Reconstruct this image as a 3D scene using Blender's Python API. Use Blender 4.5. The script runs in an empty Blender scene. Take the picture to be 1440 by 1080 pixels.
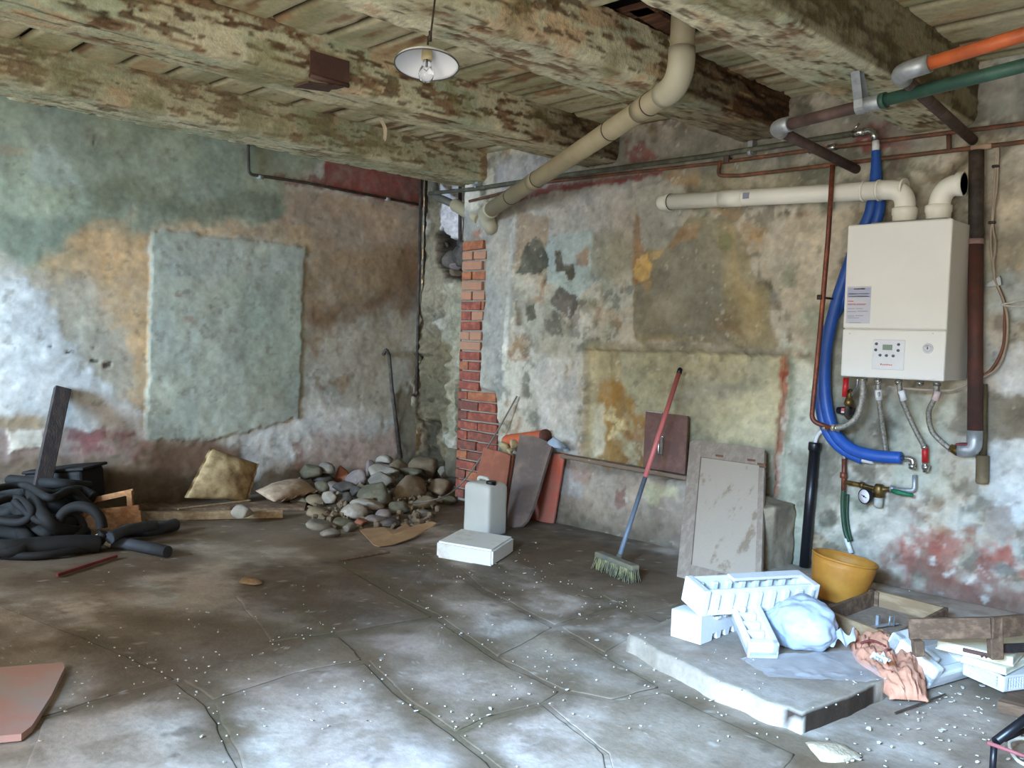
import bpy, bmesh, math, random
import numpy as np
from mathutils import Vector, Matrix, Euler
R_ = math.radians
SC = bpy.context.scene
COL = SC.collection
rnd = random.Random(7)

# ------------------------------------------------------------------ camera
F = 1250.0; YAW = 45.0; PITCH = 2.74; ROLL = 1.92
CAM = np.array([6.377, -4.701, 1.28])
def _basis():
    a, p, r = R_(YAW), R_(PITCH), R_(ROLL)
    f = np.array([-math.sin(a)*math.cos(p), math.cos(a)*math.cos(p), -math.sin(p)])
    R0 = np.array([math.cos(a), math.sin(a), 0.0]); U0 = np.cross(R0, f)
    return R0*math.cos(r)+U0*math.sin(r), U0*math.cos(r)-R0*math.sin(r), f
CR, CU, CF = _basis()
cam = bpy.data.objects.new('camera', bpy.data.cameras.new('camera')); COL.objects.link(cam)
cam.data.sensor_width = 36.0; cam.data.lens = F/1440.0*36.0; cam.data.clip_start = 0.05
M3 = Matrix(((CR[0], CU[0], -CF[0]), (CR[1], CU[1], -CF[1]), (CR[2], CU[2], -CF[2])))
cam.matrix_world = Matrix.Translation(Vector(CAM)) @ M3.to_4x4()
SC.camera = cam

# ------------------------------------------------------------------ light
SC.view_settings.view_transform = 'Standard'; SC.view_settings.look = 'None'
SC.view_settings.gamma = 1.0; SC.view_settings.exposure = 0.98
SC.view_settings.use_curve_mapping = False
wd = bpy.data.worlds.new('world'); SC.world = wd; wd.use_nodes = True
wd.node_tree.nodes['Background'].inputs[0].default_value = (1.0, 0.965, 0.89, 1)
wd.node_tree.nodes['Background'].inputs[1].default_value = 3.8
def area(name, loc, target, sx, sy, power, col, spread=180):
    L = bpy.data.lights.new(name, 'AREA'); L.shape = 'RECTANGLE'; L.size = sx; L.size_y = sy
    L.energy = power; L.color = col; L.spread = R_(spread)
    o = bpy.data.objects.new(name, L); COL.objects.link(o); o.location = loc
    o.rotation_euler = (Vector(target)-Vector(loc)).to_track_quat('-Z', 'Y').to_euler()
    return o
area('window_daylight', (0.95, -6.45, 1.55), (0.2, -3.2, 1.05), 0.8, 1.0, 42, (0.5, 0.74, 1.0), 62)
area('door_daylight', (6.0, -6.3, 2.0), (5.15, -3.3, 0.0), 1.2, 0.6, 78, (0.36, 0.62, 1.0), 54)

# ------------------------------------------------------------------ pixel helpers: a ray of the photograph met with a real plane
def ray(x, y): return CR*(x-720)/F - CU*(y-540)/F + CF
def hit(x, y, ax, val):
    d = ray(x, y); t = (val-CAM[ax])/d[ax]; return Vector(CAM+t*d)
def WR(x, y, d=0.0): return hit(x, y, 1, -d)      # on the right-hand wall, d in front of it
def WL(x, y, d=0.0): return hit(x, y, 0, d)       # on the left-hand wall
def FL(x, y, z=0.0): return hit(x, y, 2, z)       # on the floor or at height z
def PD(x, y, dep): return Vector(CAM+ray(x, y)*dep)
cr = Vector((math.cos(R_(YAW)), math.sin(R_(YAW)), 0)); cf = Vector((-math.sin(R_(YAW)), math.cos(R_(YAW)), 0))

# ------------------------------------------------------------------ noise (numpy)
def _hash(ix, iy, iz, seed):
    n = (ix*374761393 + iy*668265263 + iz*2147483647 + seed*1274126177) & 0xFFFFFFFF
    n = ((n ^ (n >> 13))*1274126177) & 0xFFFFFFFF
    n = ((n ^ (n >> 16))*2246822519) & 0xFFFFFFFF
    return ((n ^ (n >> 15)) & 0xFFFFFF)/float(0xFFFFFF)
def vnoise(x, y, z, seed=0):
    xi = np.floor(x).astype(np.int64); yi = np.floor(y).astype(np.int64); zi = np.floor(z).astype(np.int64)
    fx, fy, fz = x-xi, y-yi, z-zi
    fx, fy, fz = [t*t*t*(t*(t*6-15)+10) for t in (fx, fy, fz)]
    out = 0
    for dx in (0, 1):
        wx = fx if dx else 1-fx
        for dy in (0, 1):
            wy = fy if dy else 1-fy
            for dz in (0, 1):
                wz = fz if dz else 1-fz
                out = out + wx*wy*wz*_hash(xi+dx, yi+dy, zi+dz, seed)
    return out
def fbm(x, y, z=0.0, octv=4, seed=0, gain=0.55):
    x = np.asarray(x, float); y = np.asarray(y, float); z = np.asarray(z, float)+np.zeros_like(x)
    s = 0; a = 1.0; t = 0; f = 1.0
    for o in range(octv):
        s = s + a*vnoise(x*f+o*17.3, y*f+o*9.1, z*f+o*3.7, seed+o); t += a; a *= gain; f *= 2.03
    return s/t
def sstep(a, b, x):
    t = np.clip((x-a)/(b-a), 0, 1); return t*t*(3-2*t)
def lin(c):
    c = np.asarray(c, float)/255.0
    return np.where(c <= 0.04045, c/12.92, ((c+0.055)/1.055)**2.4)
def sdpoly(u, v, poly):
    """signed distance to a polygon, negative inside"""
    P = np.asarray(poly, float); n = len(P)
    d = np.full(u.shape, 1e9); ins = np.zeros(u.shape, bool)
    for i in range(n):
        a, b = P[i], P[(i+1) % n]; e = b-a
        wx, wy = u-a[0], v-a[1]
        t = np.clip((wx*e[0]+wy*e[1])/max(e@e, 1e-12), 0, 1)
        d = np.minimum(d, np.hypot(wx-e[0]*t, wy-e[1]*t))
        if a[1] != b[1]:
            c = (a[1] > v) != (b[1] > v)
            ins ^= c & (u < (b[0]-a[0])*(v-a[1])/(b[1]-a[1])+a[0])
    return np.where(ins, -d, d)

# ------------------------------------------------------------------ materials
MATS = {}
def _n(nt, t, **kw):
    n = nt.nodes.new(t)
    for k, v in kw.items(): setattr(n, k, v)
    return n
def mat(name, col, rough=0.6, metal=0.0, var=0.18, scale=9.0, bump=0.15, col2=None, thr=(0.45, 0.65), spec=0.4, trans=0.0, stretch=(1, 1, 1), bscale=None, coat=0.0):
    if name in MATS: return MATS[name]
    m = bpy.data.materials.new(name); m.use_nodes = True; nt = m.node_tree; b = nt.nodes['Principled BSDF']
    tc = _n(nt, 'ShaderNodeTexCoord'); mp = _n(nt, 'ShaderNodeMapping'); mp.inputs['Scale'].default_value = stretch
    nt.links.new(tc.outputs['Object'], mp.inputs['Vector'])
    n1 = _n(nt, 'ShaderNodeTexNoise'); n1.inputs['Scale'].default_value = scale; n1.inputs['Detail'].default_value = 6; n1.inputs['Roughness'].default_value = 0.62
    nt.links.new(mp.outputs[0], n1.inputs['Vector'])
    c1 = lin(col); c2 = lin(col2) if col2 is not None else c1*(1-2.2*var)
    rp = _n(nt, 'ShaderNodeValToRGB')
    if col2 is not None:
        rp.color_ramp.elements[0].position = thr[0]; rp.color_ramp.elements[1].position = thr[1]
    else:
        rp.color_ramp.elements[0].position = 0.25; rp.color_ramp.elements[1].position = 0.75
        c1 = np.clip(c1*(1+var), 0, 1)
    rp.color_ramp.elements[0].color = (*c2, 1); rp.color_ramp.elements[1].color = (*c1, 1)
    nt.links.new(n1.outputs[0], rp.inputs[0]); nt.links.new(rp.outputs[0], b.inputs['Base Color'])
    b.inputs['Roughness'].default_value = rough; b.inputs['Metallic'].default_value = metal
    b.inputs['Specular IOR Level'].default_value = spec; b.inputs['Transmission Weight'].default_value = trans
    b.inputs['Coat Weight'].default_value = coat
    if bump:
        n2 = _n(nt, 'ShaderNodeTexNoise'); n2.inputs['Scale'].default_value = bscale or scale*4; n2.inputs['Detail'].default_value = 5
        nt.links.new(mp.outputs[0], n2.inputs['Vector'])
        bp = _n(nt, 'ShaderNodeBump'); bp.inputs['Strength'].default_value = bump; bp.inputs['Distance'].default_value = 0.01
        nt.links.new(n2.outputs[0], bp.inputs['Height']); nt.links.new(bp.outputs[0], b.inputs['Normal'])
    MATS[name] = m; return m
def vmat(name, rough=0.88, fine=40.0, amt=0.35, bump=0.35, bscale=60.0, spec=0.25, rvar=0.0):
    """surface coloured by its own mottled paint map (attribute Col) plus fine procedural grain"""
    if name in MATS: return MATS[name]
    m = bpy.data.materials.new(name); m.use_nodes = True; nt = m.node_tree; b = nt.nodes['Principled BSDF']
    at = _n(nt, 'ShaderNodeAttribute'); at.attribute_name = 'Col'
    tc = _n(nt, 'ShaderNodeTexCoord')
    n1 = _n(nt, 'ShaderNodeTexNoise'); n1.inputs['Scale'].default_value = fine; n1.inputs['Detail'].default_value = 6; n1.inputs['Roughness'].default_value = 0.65
    nt.links.new(tc.outputs['Object'], n1.inputs['Vector'])
    mr = _n(nt, 'ShaderNodeMapRange'); mr.inputs[1].default_value = 0.25; mr.inputs[2].default_value = 0.75; mr.inputs[3].default_value = 1-amt; mr.inputs[4].default_value = 1+amt
    nt.links.new(n1.outputs[0], mr.inputs[0])
    mx = _n(nt, 'ShaderNodeVectorMath', operation='SCALE'); nt.links.new(at.outputs['Color'], mx.inputs[0]); nt.links.new(mr.outputs[0], mx.inputs['Scale'])
    nt.links.new(mx.outputs[0], b.inputs['Base Color'])
    b.inputs['Roughness'].default_value = rough; b.inputs['Specular IOR Level'].default_value = spec
    n2 = _n(nt, 'ShaderNodeTexNoise'); n2.inputs['Scale'].default_value = bscale; n2.inputs['Detail'].default_value = 6; n2.inputs['Roughness'].default_value = 0.6
    nt.links.new(tc.outputs['Object'], n2.inputs['Vector'])
    bp = _n(nt, 'ShaderNodeBump'); bp.inputs['Strength'].default_value = bump; bp.inputs['Distance'].default_value = 0.012
    nt.links.new(n2.outputs[0], bp.inputs['Height']); nt.links.new(bp.outputs[0], b.inputs['Normal'])
    if rvar:
        m3 = _n(nt, 'ShaderNodeMapRange'); m3.inputs[3].default_value = rough-rvar; m3.inputs[4].default_value = rough+rvar
        nt.links.new(n1.outputs[0], m3.inputs[0]); nt.links.new(m3.outputs[0], b.inputs['Roughness'])
    MATS[name] = m; return m
def glass(name, col, rough=0.02, alpha=None, ior=1.45):
    if name in MATS: return MATS[name]
    m = bpy.data.materials.new(name); m.use_nodes = True; b = m.node_tree.nodes['Principled BSDF']
    b.inputs['Base Color'].default_value = (*lin(col), 1); b.inputs['Roughness'].default_value = rough
    b.inputs['IOR'].default_value = ior
    if alpha is None: b.inputs['Transmission Weight'].default_value = 1.0
    else: b.inputs['Alpha'].default_value = alpha
    MATS[name] = m; return m

# ------------------------------------------------------------------ geometry collector
class MB:
    def __init__(s): s.v = []; s.f = []; s.sm = []
    def add(s, verts, faces, smooth=False, M=None):
        o = len(s.v)
        for p in verts:
            p = Vector(p); s.v.append(M @ p if M is not None else p)
        for f in faces: s.f.append([i+o for i in f]); s.sm.append(smooth)
        return s
    def box(s, c, d, M=None, bevel=0.0, seg=1, smooth=False):
        c = Vector(c); hx, hy, hz = d[0]/2, d[1]/2, d[2]/2
        if bevel <= 0:
            vs = [c+Vector((x*hx, y*hy, z*hz)) for x in (-1, 1) for y in (-1, 1) for z in (-1, 1)]
            return s.add(vs, [(0, 1, 3, 2), (4, 6, 7, 5), (0, 4, 5, 1), (2, 3, 7, 6), (0, 2, 6, 4), (1, 5, 7, 3)], False, M)
        bm = bmesh.new(); bmesh.ops.create_cube(bm, size=1.0)
        for v in bm.verts: v.co = Vector((v.co.x*d[0], v.co.y*d[1], v.co.z*d[2]))+c
        bmesh.ops.bevel(bm, geom=bm.edges[:], offset=bevel, segments=seg, profile=0.5, affect='EDGES')
        s.addbm(bm, smooth, M); bm.free(); return s
    def addbm(s, bm, smooth=False, M=None):
        bm.verts.ensure_lookup_table(); bm.verts.index_update()
        return s.add([v.co.copy() for v in bm.verts], [[v.index for v in f.verts] for f in bm.faces], smooth, M)
    def tube(s, path, r, seg=10, cap=True, smooth=True, M=None, sub=0):
        P = [Vector(p) for p in path]
        rs = list(r) if isinstance(r, (list, tuple)) else [r]*len(P)
        if sub: P, rs = spline(P, rs, sub)
        n = len(P); T = []
        for i in range(n):
            t = (P[min(i+1, n-1)]-P[max(i-1, 0)]); T.append(t.normalized() if t.length > 1e-9 else Vector((0, 0, 1)))
        up = Vector((0, 0, 1)) if abs(T[0].z) < 0.9 else Vector((1, 0, 0))
        N = (up-T[0]*up.dot(T[0])).normalized(); vs = []; fs = []
        for i in range(n):
            N = (N-T[i]*N.dot(T[i])); N = N.normalized() if N.length > 1e-6 else T[i].orthogonal().normalized()
            B = T[i].cross(N)
            for k in range(seg):
                a = 2*math.pi*k/seg; vs.append(P[i]+(N*math.cos(a)+B*math.sin(a))*rs[i])
        for i in range(n-1):
            for k in range(seg):
                k2 = (k+1) % seg; fs.append((i*seg+k, i*seg+k2, (i+1)*seg+k2, (i+1)*seg+k))
        s.add(vs, fs, smooth, M)
        if cap:
            s.add(vs[:seg], [list(range(seg))[::-1]], False, M); s.add(vs[-seg:], [list(range(seg))], False, M)
        return s
    def lathe(s, prof, seg=24, M=None, smooth=True, cap=True):
        vs = []; fs = []
        for (r, z) in prof:
            for k in range(seg):
                a = 2*math.pi*k/seg; vs.append((r*math.cos(a), r*math.sin(a), z))
        for i in range(len(prof)-1):
            for k in range(seg):
                k2 = (k+1) % seg; fs.append((i*seg+k, i*seg+k2, (i+1)*seg+k2, (i+1)*seg+k))
        s.add(vs, fs, smooth, M)
        for idx, flip in ((0, True), (len(prof)-1, False)):
            if cap and prof[idx][0] > 1e-4:
                ring = list(range(seg)); s.add(vs[idx*seg:(idx+1)*seg], [ring[::-1] if flip else ring], False, M)
        return s
    def prism(s, poly, depth, M=None, smooth=False):
        """polygon in local xy, extruded along +z"""
        n = len(poly); vs = [(p[0], p[1], 0) for p in poly]+[(p[0], p[1], depth) for p in poly]
        fs = [list(range(n))[::-1], list(range(n, 2*n))]+[(i, (i+1) % n, n+(i+1) % n, n+i) for i in range(n)]
        return s.add(vs, fs, smooth, M)
    def grid(s, fn, nu, nv, smooth=True, thick=None):
        vs = [fn(i/(nu-1), j/(nv-1)) for j in range(nv) for i in range(nu)]
        fs = [(j*nu+i, j*nu+i+1, (j+1)*nu+i+1, (j+1)*nu+i) for j in range(nv-1) for i in range(nu-1)]
        return s.add(vs, fs, smooth)
def spline(P, rs, sub):
    out = []; ro = []; n = len(P)
    for i in range(n-1):
        p0, p1, p2, p3 = P[max(i-1, 0)], P[i], P[i+1], P[min(i+2, n-1)]
        for k in range(sub):
            t = k/sub
            out.append(0.5*((2*p1)+(p2-p0)*t+(2*p0-5*p1+4*p2-p3)*t*t+(3*p1-p0-3*p2+p3)*t**3))
            ro.append(rs[i]+(rs[i+1]-rs[i])*t)
    out.append(P[-1]); ro.append(rs[-1]); return out, ro
def frame(o, xd, zd=(0, 0, 1)):
    """matrix at o whose x axis runs along xd and whose z axis is near zd"""
    x = Vector(xd).normalized(); z = Vector(zd); z = (z-x*z.dot(x)).normalized(); y = z.cross(x)
    return Matrix(((x[0], y[0], z[0], o[0]), (x[1], y[1], z[1], o[1]), (x[2], y[2], z[2], o[2]), (0, 0, 0, 1)))
def fix_normals(me):
    bm = bmesh.new(); bm.from_mesh(me); bmesh.ops.remove_doubles(bm, verts=bm.verts[:], dist=1e-5)
    bmesh.ops.recalc_face_normals(bm, faces=bm.faces[:]); bm.to_mesh(me); bm.free()
def root_loc(o):
    return o.get('_o') and Vector(o['_o'])
def mk(name, mb, m, parent=None, origin=None, recalc=True):
    """link the collected shapes as ONE mesh object; verts are in world coordinates"""
    me = bpy.data.meshes.new(name)
    if parent is not None: og = ORG[parent]
    else: og = Vector(origin) if origin is not None else Vector((sum(p[0] for p in mb.v)/len(mb.v), sum(p[1] for p in mb.v)/len(mb.v), min(p[2] for p in mb.v)))
    me.from_pydata([tuple(Vector(p)-og) for p in mb.v], [], mb.f)
    if recalc:
        sm = None
        me.polygons.foreach_set('use_smooth', mb.sm); fix_normals(me)
    else: me.polygons.foreach_set('use_smooth', mb.sm)
    me.materials.append(m); o = bpy.data.objects.new(name, me); COL.objects.link(o)
    ORG[o.name] = og
    if parent is not None: o.parent = bpy.data.objects[parent]
    else: o.location = og
    return o.name
ORG = {}
def tag(n, label=None, cat=None, group=None, kind=None):
    o = bpy.data.objects[n]
    if label: o['label'] = label
    if cat: o['category'] = cat
    if group: o['group'] = group
    if kind: o['kind'] = kind
    return n
def thing(name, label, cat, loc, group=None):
    o = bpy.data.objects.new(name, None); COL.objects.link(o); o.location = Vector(loc); o.empty_display_size = 0.05
    ORG[o.name] = Vector(loc); return tag(o.name, label, cat, group)
def vcol_mesh(name, V, Fc, C, m, parent=None, origin=(0, 0, 0), smooth=True):
    me = bpy.data.meshes.new(name); og = np.array(ORG[parent]) if parent else np.array(origin)
    V = np.asarray(V, float)-og
    me.vertices.add(len(V)); me.vertices.foreach_set('co', V.astype(np.float32).ravel())
    Fc = np.asarray(Fc, np.int32); k = Fc.shape[1]
    me.loops.add(Fc.size); me.loops.foreach_set('vertex_index', Fc.ravel())
    me.polygons.add(len(Fc)); me.polygons.foreach_set('loop_start', np.arange(0, Fc.size, k, dtype=np.int32))
    me.update(calc_edges=True); me.validate()
    me.polygons.foreach_set('use_smooth', np.full(len(me.polygons), smooth))
    a = me.color_attributes.new('Col', 'FLOAT_COLOR', 'POINT')
    cc = np.ones((len(V), 4), np.float32); cc[:, :3] = C; a.data.foreach_set('color', cc.ravel())
    me.materials.append(m); o = bpy.data.objects.new(name, me); COL.objects.link(o); ORG[o.name] = Vector(og)
    if parent: o.parent = bpy.data.objects[parent]
    else: o.location = Vector(og)
    return o.name
def gridfaces(nu, nv, flip=False):
    i, j = np.meshgrid(np.arange(nu-1), np.arange(nv-1)); a = (j*nu+i).ravel()
    f = np.stack([a, a+1, a+nu+1, a+nu], 1)
    return f[:, ::-1].copy() if flip else f
# ================================================================== SETTING
class Paint:
    """paint and plaster map of one surface, built in the surface's own metres (u, v)"""
    def __init__(s, u, v, base, seed=1):
        s.u, s.v, s.seed = u, v, seed
        s.C = np.zeros(u.shape+(3,)); s.C[:] = lin(base); s.D = np.zeros(u.shape); s.k = seed*50
        s.wx = fbm(u*3.2, v*3.2, 0.3, 4, seed)-0.5; s.wy = fbm(u*3.2, v*3.2, 7.7, 4, seed+9)-0.5
        s.fx = fbm(u*45, v*45, 0.3, 2, seed+13)-0.5; s.fy = fbm(u*45, v*45, 6.1, 2, seed+15)-0.5
        s.hx = fbm(u*14, v*14, 0.3, 3, seed+3)-0.5; s.hy = fbm(u*14, v*14, 5.1, 3, seed+5)-0.5
    def mottle(s, col, sc, lo, hi, alpha=1.0, depth=0.0, stretch=(1, 1), octv=5):
        s.k += 7
        m = sstep(lo, hi, fbm(s.u*sc*stretch[0]+s.k, s.v*sc*stretch[1], s.k*0.13, octv, s.k))*alpha
        s.C = s.C*(1-m[..., None])+lin(col)*m[..., None]; s.D += depth*m; return s
    def tone(s, sc, amt, stretch=(1, 1), octv=5):
        s.k += 7
        n = fbm(s.u*sc*stretch[0]+s.k, s.v*sc*stretch[1], s.k*0.17, octv, s.k)-0.5
        s.C = s.C*(1+n*2*amt)[..., None]; return s
    def weather(s, desat=.22, scaly=.0):
        g = s.C@np.array([.25, .65, .10]); s.C = s.C*(1-desat)+g[..., None]*np.array([1.03, 1.0, .93])*desat
        st = sstep(.40, .75, fbm(s.u*1.8+.6*s.wx, s.v*1.1+.6*s.wy, 8.8, 5, s.seed+77))*.30
        s.C = s.C*(1-st[..., None])+(s.C*np.array([.74, .62, .44]))*st[..., None]
        gr = fbm(s.u*34, s.v*40, 2.2, 3, s.seed+78)-.5; s.C = s.C*(1+gr*.30)[..., None]
        sp = sstep(.66, .74, fbm(s.u*30+3, s.v*24, 4.4, 3, s.seed+79))*.45; s.C = s.C*(1-sp[..., None]*.22)
        if scaly: s.scaly(scaly)
        return s
    def scaly(s, scaly):
        n = fbm(s.u*11+.5*s.hx, s.v*11+.5*s.hy, 6.1, 5, s.seed+91)
        a = sstep(.54, .60, n)*scaly; s.C = s.C*(1-a[..., None]*.45)+lin((206, 198, 180))*a[..., None]*.45; s.D += .003*a
        b = sstep(.46, .40, n)*scaly; s.C = s.C*(1-b[..., None]*.42); s.D -= .003*b
        n = fbm(s.u*5+.8*s.wx, s.v*5+.8*s.wy, 1.7, 5, s.seed+95)
        b = sstep(.56, .64, n)*scaly; s.C = s.C*(1-b[..., None]*.4)+s.C*np.array([.86, .68, .48])*b[..., None]*.4
        return s
    def patch(s, poly, col, warp=0.10, hwarp=0.03, soft=0.02, depth=0.0, alpha=1.0, brk=None, grow=0.0):
        """one flaked or painted area; brk=(scale, lo, hi) breaks it up with noise"""
        s.k += 7
        P = np.asarray(poly, float)
        u, v = s.u+s.wx*warp+s.hx*hwarp*1.3+s.fx*.018, s.v+s.wy*warp+s.hy*hwarp*1.3+s.fy*.018
        pad = soft*2+warp+hwarp
        bb = (s.u > P[:, 0].min()-pad) & (s.u < P[:, 0].max()+pad) & (s.v > P[:, 1].min()-pad) & (s.v < P[:, 1].max()+pad)
        if not bb.any(): return s
        d = sdpoly(u[bb], v[bb], P)-grow
        m = sstep(soft, -soft, d)*alpha
        if brk: m = m*sstep(brk[1], brk[2], fbm(s.u[bb]*brk[0]+s.k, s.v[bb]*brk[0], 0.5, 5, s.k))
        t1 = fbm(s.u[bb]*2.6+s.k, s.v[bb]*2.6, 1.5, 4, s.k+1)-.5; t2 = fbm(s.u[bb]*13+s.k, s.v[bb]*13, 2.5, 4, s.k+2)-.5
        c = lin(col)*(1+.75*t1+.55*t2)[:, None]*np.stack([1+.22*t1, 1+0*t1, 1-.30*t1], -1)
        m2 = np.clip(m*(.94+.5*t2+.25*t1), 0, 1)
        s.C[bb] = s.C[bb]*(1-m2[:, None])+c*m2[:, None]; s.D[bb] += depth*m; return s

# ---------- left-hand wall (x = 0): u = y, v = z
STEP = 0.0125
yy = np.arange(-6.8, 0.4701, STEP*1.15); zz = np.arange(-0.02, 2.8, STEP)
U, Vv = np.meshgrid(yy, zz)
def pl(*pts): return [tuple(WL(x, y)[i] for i in (1, 2)) for x, y in pts]
L = Paint(U, Vv, (166, 158, 142), 11)
L.mottle((96, 88, 72), 9, .66, .74, .4, -.003)
L.mottle((176, 168, 156), 2.0, .45, .65).mottle((150, 122, 86), 1.7, .56, .72, .8).mottle((128, 122, 112), 3.1, .56, .7, .7).mottle((182, 176, 170), 5, .58, .68, .6)
L.scaly(.3)
L.patch(pl((395, 258), (600, 290), (600, 400), (520, 400), (440, 352), (380, 320)), (160, 134, 108), .15, .05, .06)
L.patch(pl((430, 345), (600, 350), (590, 420), (545, 520), (500, 560), (455, 520), (424, 500)), (150, 118, 78), .3, .08, .10, 0, .85)
L.patch(pl((426, 425), (500, 430), (545, 400), (560, 350), (600, 350), (585, 440), (520, 470), (430, 460)), (112, 78, 48), .25, .08, .07, 0, .75)
L.patch(pl((445, 470), (560, 430), (580, 520), (545, 590), (440, 590)), (172, 166, 150), .3, .1, .10, 0, .7)
L.patch(pl((424, 470), (470, 470), (490, 560), (440, 560)), (134, 100, 62), .3, .08, .05, 0, .7, (6, .42, .56))
L.patch(pl((-500, 60), (610, 60), (610, 240), (455, 228), (400, 255), (400, 300), (372, 318), (215, 316), (195, 345), (135, 335), (100, 376), (45, 384), (0, 352), (-500, 330)), (137, 145, 121), .12, .05, .03, .003)
L.patch(pl((-500, 300), (130, 300), (200, 318), (110, 370), (45, 384), (0, 352), (-500, 330)), (112, 122, 102), .2, .05, .06, 0, .8)
L.patch(pl((105, 255), (180, 250), (270, 285), (395, 270), (395, 312), (330, 310), (200, 306), (120, 290)), (106, 110, 88), .25, .05, .05, 0, .85)
L.patch(pl((40, 210), (95, 215), (100, 250), (50, 262)), (148, 156, 146), .2, .04, .03, 0, .7)
L.patch(pl((-20, 205), (30, 208), (30, 222), (-20, 222)), (160, 128, 98), .1, .05, .02, 0, .5)
L.patch(pl((100, 340), (140, 318), (208, 320), (214, 470), (208, 600), (200, 612), (172, 560), (165, 480), (120, 400), (40, 388)), (180, 143, 94), .25, .10, .09, 0, .95)
L.patch(pl((215, 316), (300, 312), (430, 322), (440, 345), (430, 350), (330, 330), (215, 325)), (170, 140, 98), .14, .06, .05, 0, .85)
L.patch(pl((40, 385), (110, 395), (160, 450), (180, 540), (150, 560), (100, 480), (60, 430)), (150, 140, 120), .25, .1, .06, 0, .8)
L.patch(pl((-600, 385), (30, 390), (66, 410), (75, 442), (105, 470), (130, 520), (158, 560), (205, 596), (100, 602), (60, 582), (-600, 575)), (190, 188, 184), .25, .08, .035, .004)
L.patch(pl((115, 545), (200, 592), (200, 640), (125, 612)), (200, 190, 184), .2, .08, .03, 0, .8)
L.patch(pl((-600, 575), (62, 580), (66, 602), (-600, 600)), (150, 124, 86), .12, .05, .04, 0, .9)
L.patch(pl((-600, 600), (66, 600), (160, 612), (212, 622), (208, 655), (80, 668), (-600, 660)), (150, 122, 110), .15, .06, .03, -.004)
L.patch(pl((90, 600), (205, 612), (205, 632), (100, 640)), (128, 66, 66), .2, .08, .03, 0, .8, (7, .45, .6))
L.patch(pl((10, 600), (60, 600), (62, 632), (15, 636)), (206, 192, 170), .15, .05, .012, .006)
L.patch(pl((-600, 645), (70, 650), (205, 636), (300, 618), (370, 630), (430, 650), (420, 720), (-600, 760)), (112, 92, 72), .2, .08, .06, -.006)  # brown foot of the wall; part of its darkness is painted shade
L.patch(pl((205, 625), (300, 616), (350, 640), (230, 680)), (118, 84, 64), .2, .08, .05, 0, .7)
L.patch(pl((140, 660), (210, 650), (280, 680), (280, 720), (120, 730)), (74, 62, 50), .2, .1, .08, 0, .7)
L.patch(pl((370, 588), (520, 572), (572, 590), (560, 620), (430, 640), (400, 660), (350, 672), (352, 630)), (196, 192, 186), .25, .1, .05, .002, .9)
L.patch(pl((430, 612), (570, 606), (568, 665), (430, 665)), (164, 136, 126), .2, .1, .05, 0, .8)
L.patch(pl((400, 600), (420, 600), (430, 660), (395, 655)), (140, 92, 76), .2, .1, .05, 0, .8, (8, .4, .6))
L.patch(pl((212, 322), (430, 347), (426, 420), (424, 470), (420, 588), (362, 604), (300, 618), (204, 619), (208, 500)), (152, 156, 140), .04, .03, .006, .009)
L.patch(pl((330, 380), (425, 380), (420, 560), (340, 560)), (140, 152, 134), .4, .08, .12, 0, .6)
L.patch(pl((222, 330), (425, 352), (420, 380), (230, 400)), (150, 156, 150), .3, .08, .08, 0, .6)
for c in ((247, 418), (262, 450), (270, 456)): L.patch(pl((c[0]-6, c[1]-4), (c[0]+7, c[1]-3), (c[0]+5, c[1]+4), (c[0]-5, c[1]+4)), (136, 108, 88), .08, .03, .012, 0, .7)
for x, y, w, h in ((100, 494, 5, 2), (133, 509, 7, 3), (152, 514, 6, 3), (69, 486, 3, 2), (132, 488, 2, 2), (135, 195, 2, 8)):
    L.patch(pl((x-w, y-h), (x+w, y-h+1), (x+w, y+h), (x-w+1, y+h)), (66, 60, 52), .06, .04, .006, -.006)
L.patch(pl((455, 212), (610, 228), (610, 298), (560, 284), (470, 266), (455, 258)), (134, 60, 48), .05, .04, .012, .001, .95)
L.patch(pl((385, 240), (458, 250), (458, 264), (388, 256)), (128, 62, 54), .06, .05, .012, 0, .8, (9, .4, .55))
L.patch(pl((350, 183), (412, 188), (412, 191), (350, 188)), (190, 132, 78), .04, .02, .01)
L.patch(pl((560, 560), (610, 500), (610, 690), (570, 690)), (120, 110, 88), .3, .1, .06, -.01, .9)
L.tone(1.2, .12).tone(6, .14).tone(22, .10, (1, .6))
L.mottle((104, 96, 80), 16, .67, .76, .4, -.002)
L.weather(.24, .08); L.C = np.clip(L.C*1.24, 0, .8)
dep = L.D+0.012*(fbm(U*1.1, Vv*1.1, 2, 4, 5)-.5)+0.005*(fbm(U*9, Vv*9, 3, 4, 6)-.5)
Vt = np.stack([dep, U, Vv], -1).reshape(-1, 3)
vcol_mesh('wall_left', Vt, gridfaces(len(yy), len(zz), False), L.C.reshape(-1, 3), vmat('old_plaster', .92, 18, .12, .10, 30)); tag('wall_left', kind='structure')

# ---------- right-hand wall (y = 0): u = x, v = z
X0 = 1.085
xx = np.arange(X0, 8.6, STEP); U, Vv = np.meshgrid(xx, zz)
def pr(*pts): return [tuple(WR(x, y)[i] for i in (0, 2)) for x, y in pts]
W = Paint(U, Vv, (172, 161, 138), 23)
W.mottle((92, 86, 70), 8, .65, .73, .6, -.004).mottle((206, 200, 186), 13, .66, .74, .6, .003)
W.mottle((182, 174, 156), 2.2, .45, .62).mottle((140, 132, 112), 3.3, .5, .66, .9).mottle((138, 144, 124), 2.7, .56, .68, .7)
W.mottle((196, 186, 168), 6, .55, .66, .7, .002).mottle((150, 116, 80), 4.1, .60, .74, .7).mottle((116, 110, 92), 5.3, .62, .72, .75, -.002).mottle((172, 182, 178), 3.0, .58, .7, .6)
W.scaly(.85)
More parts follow.
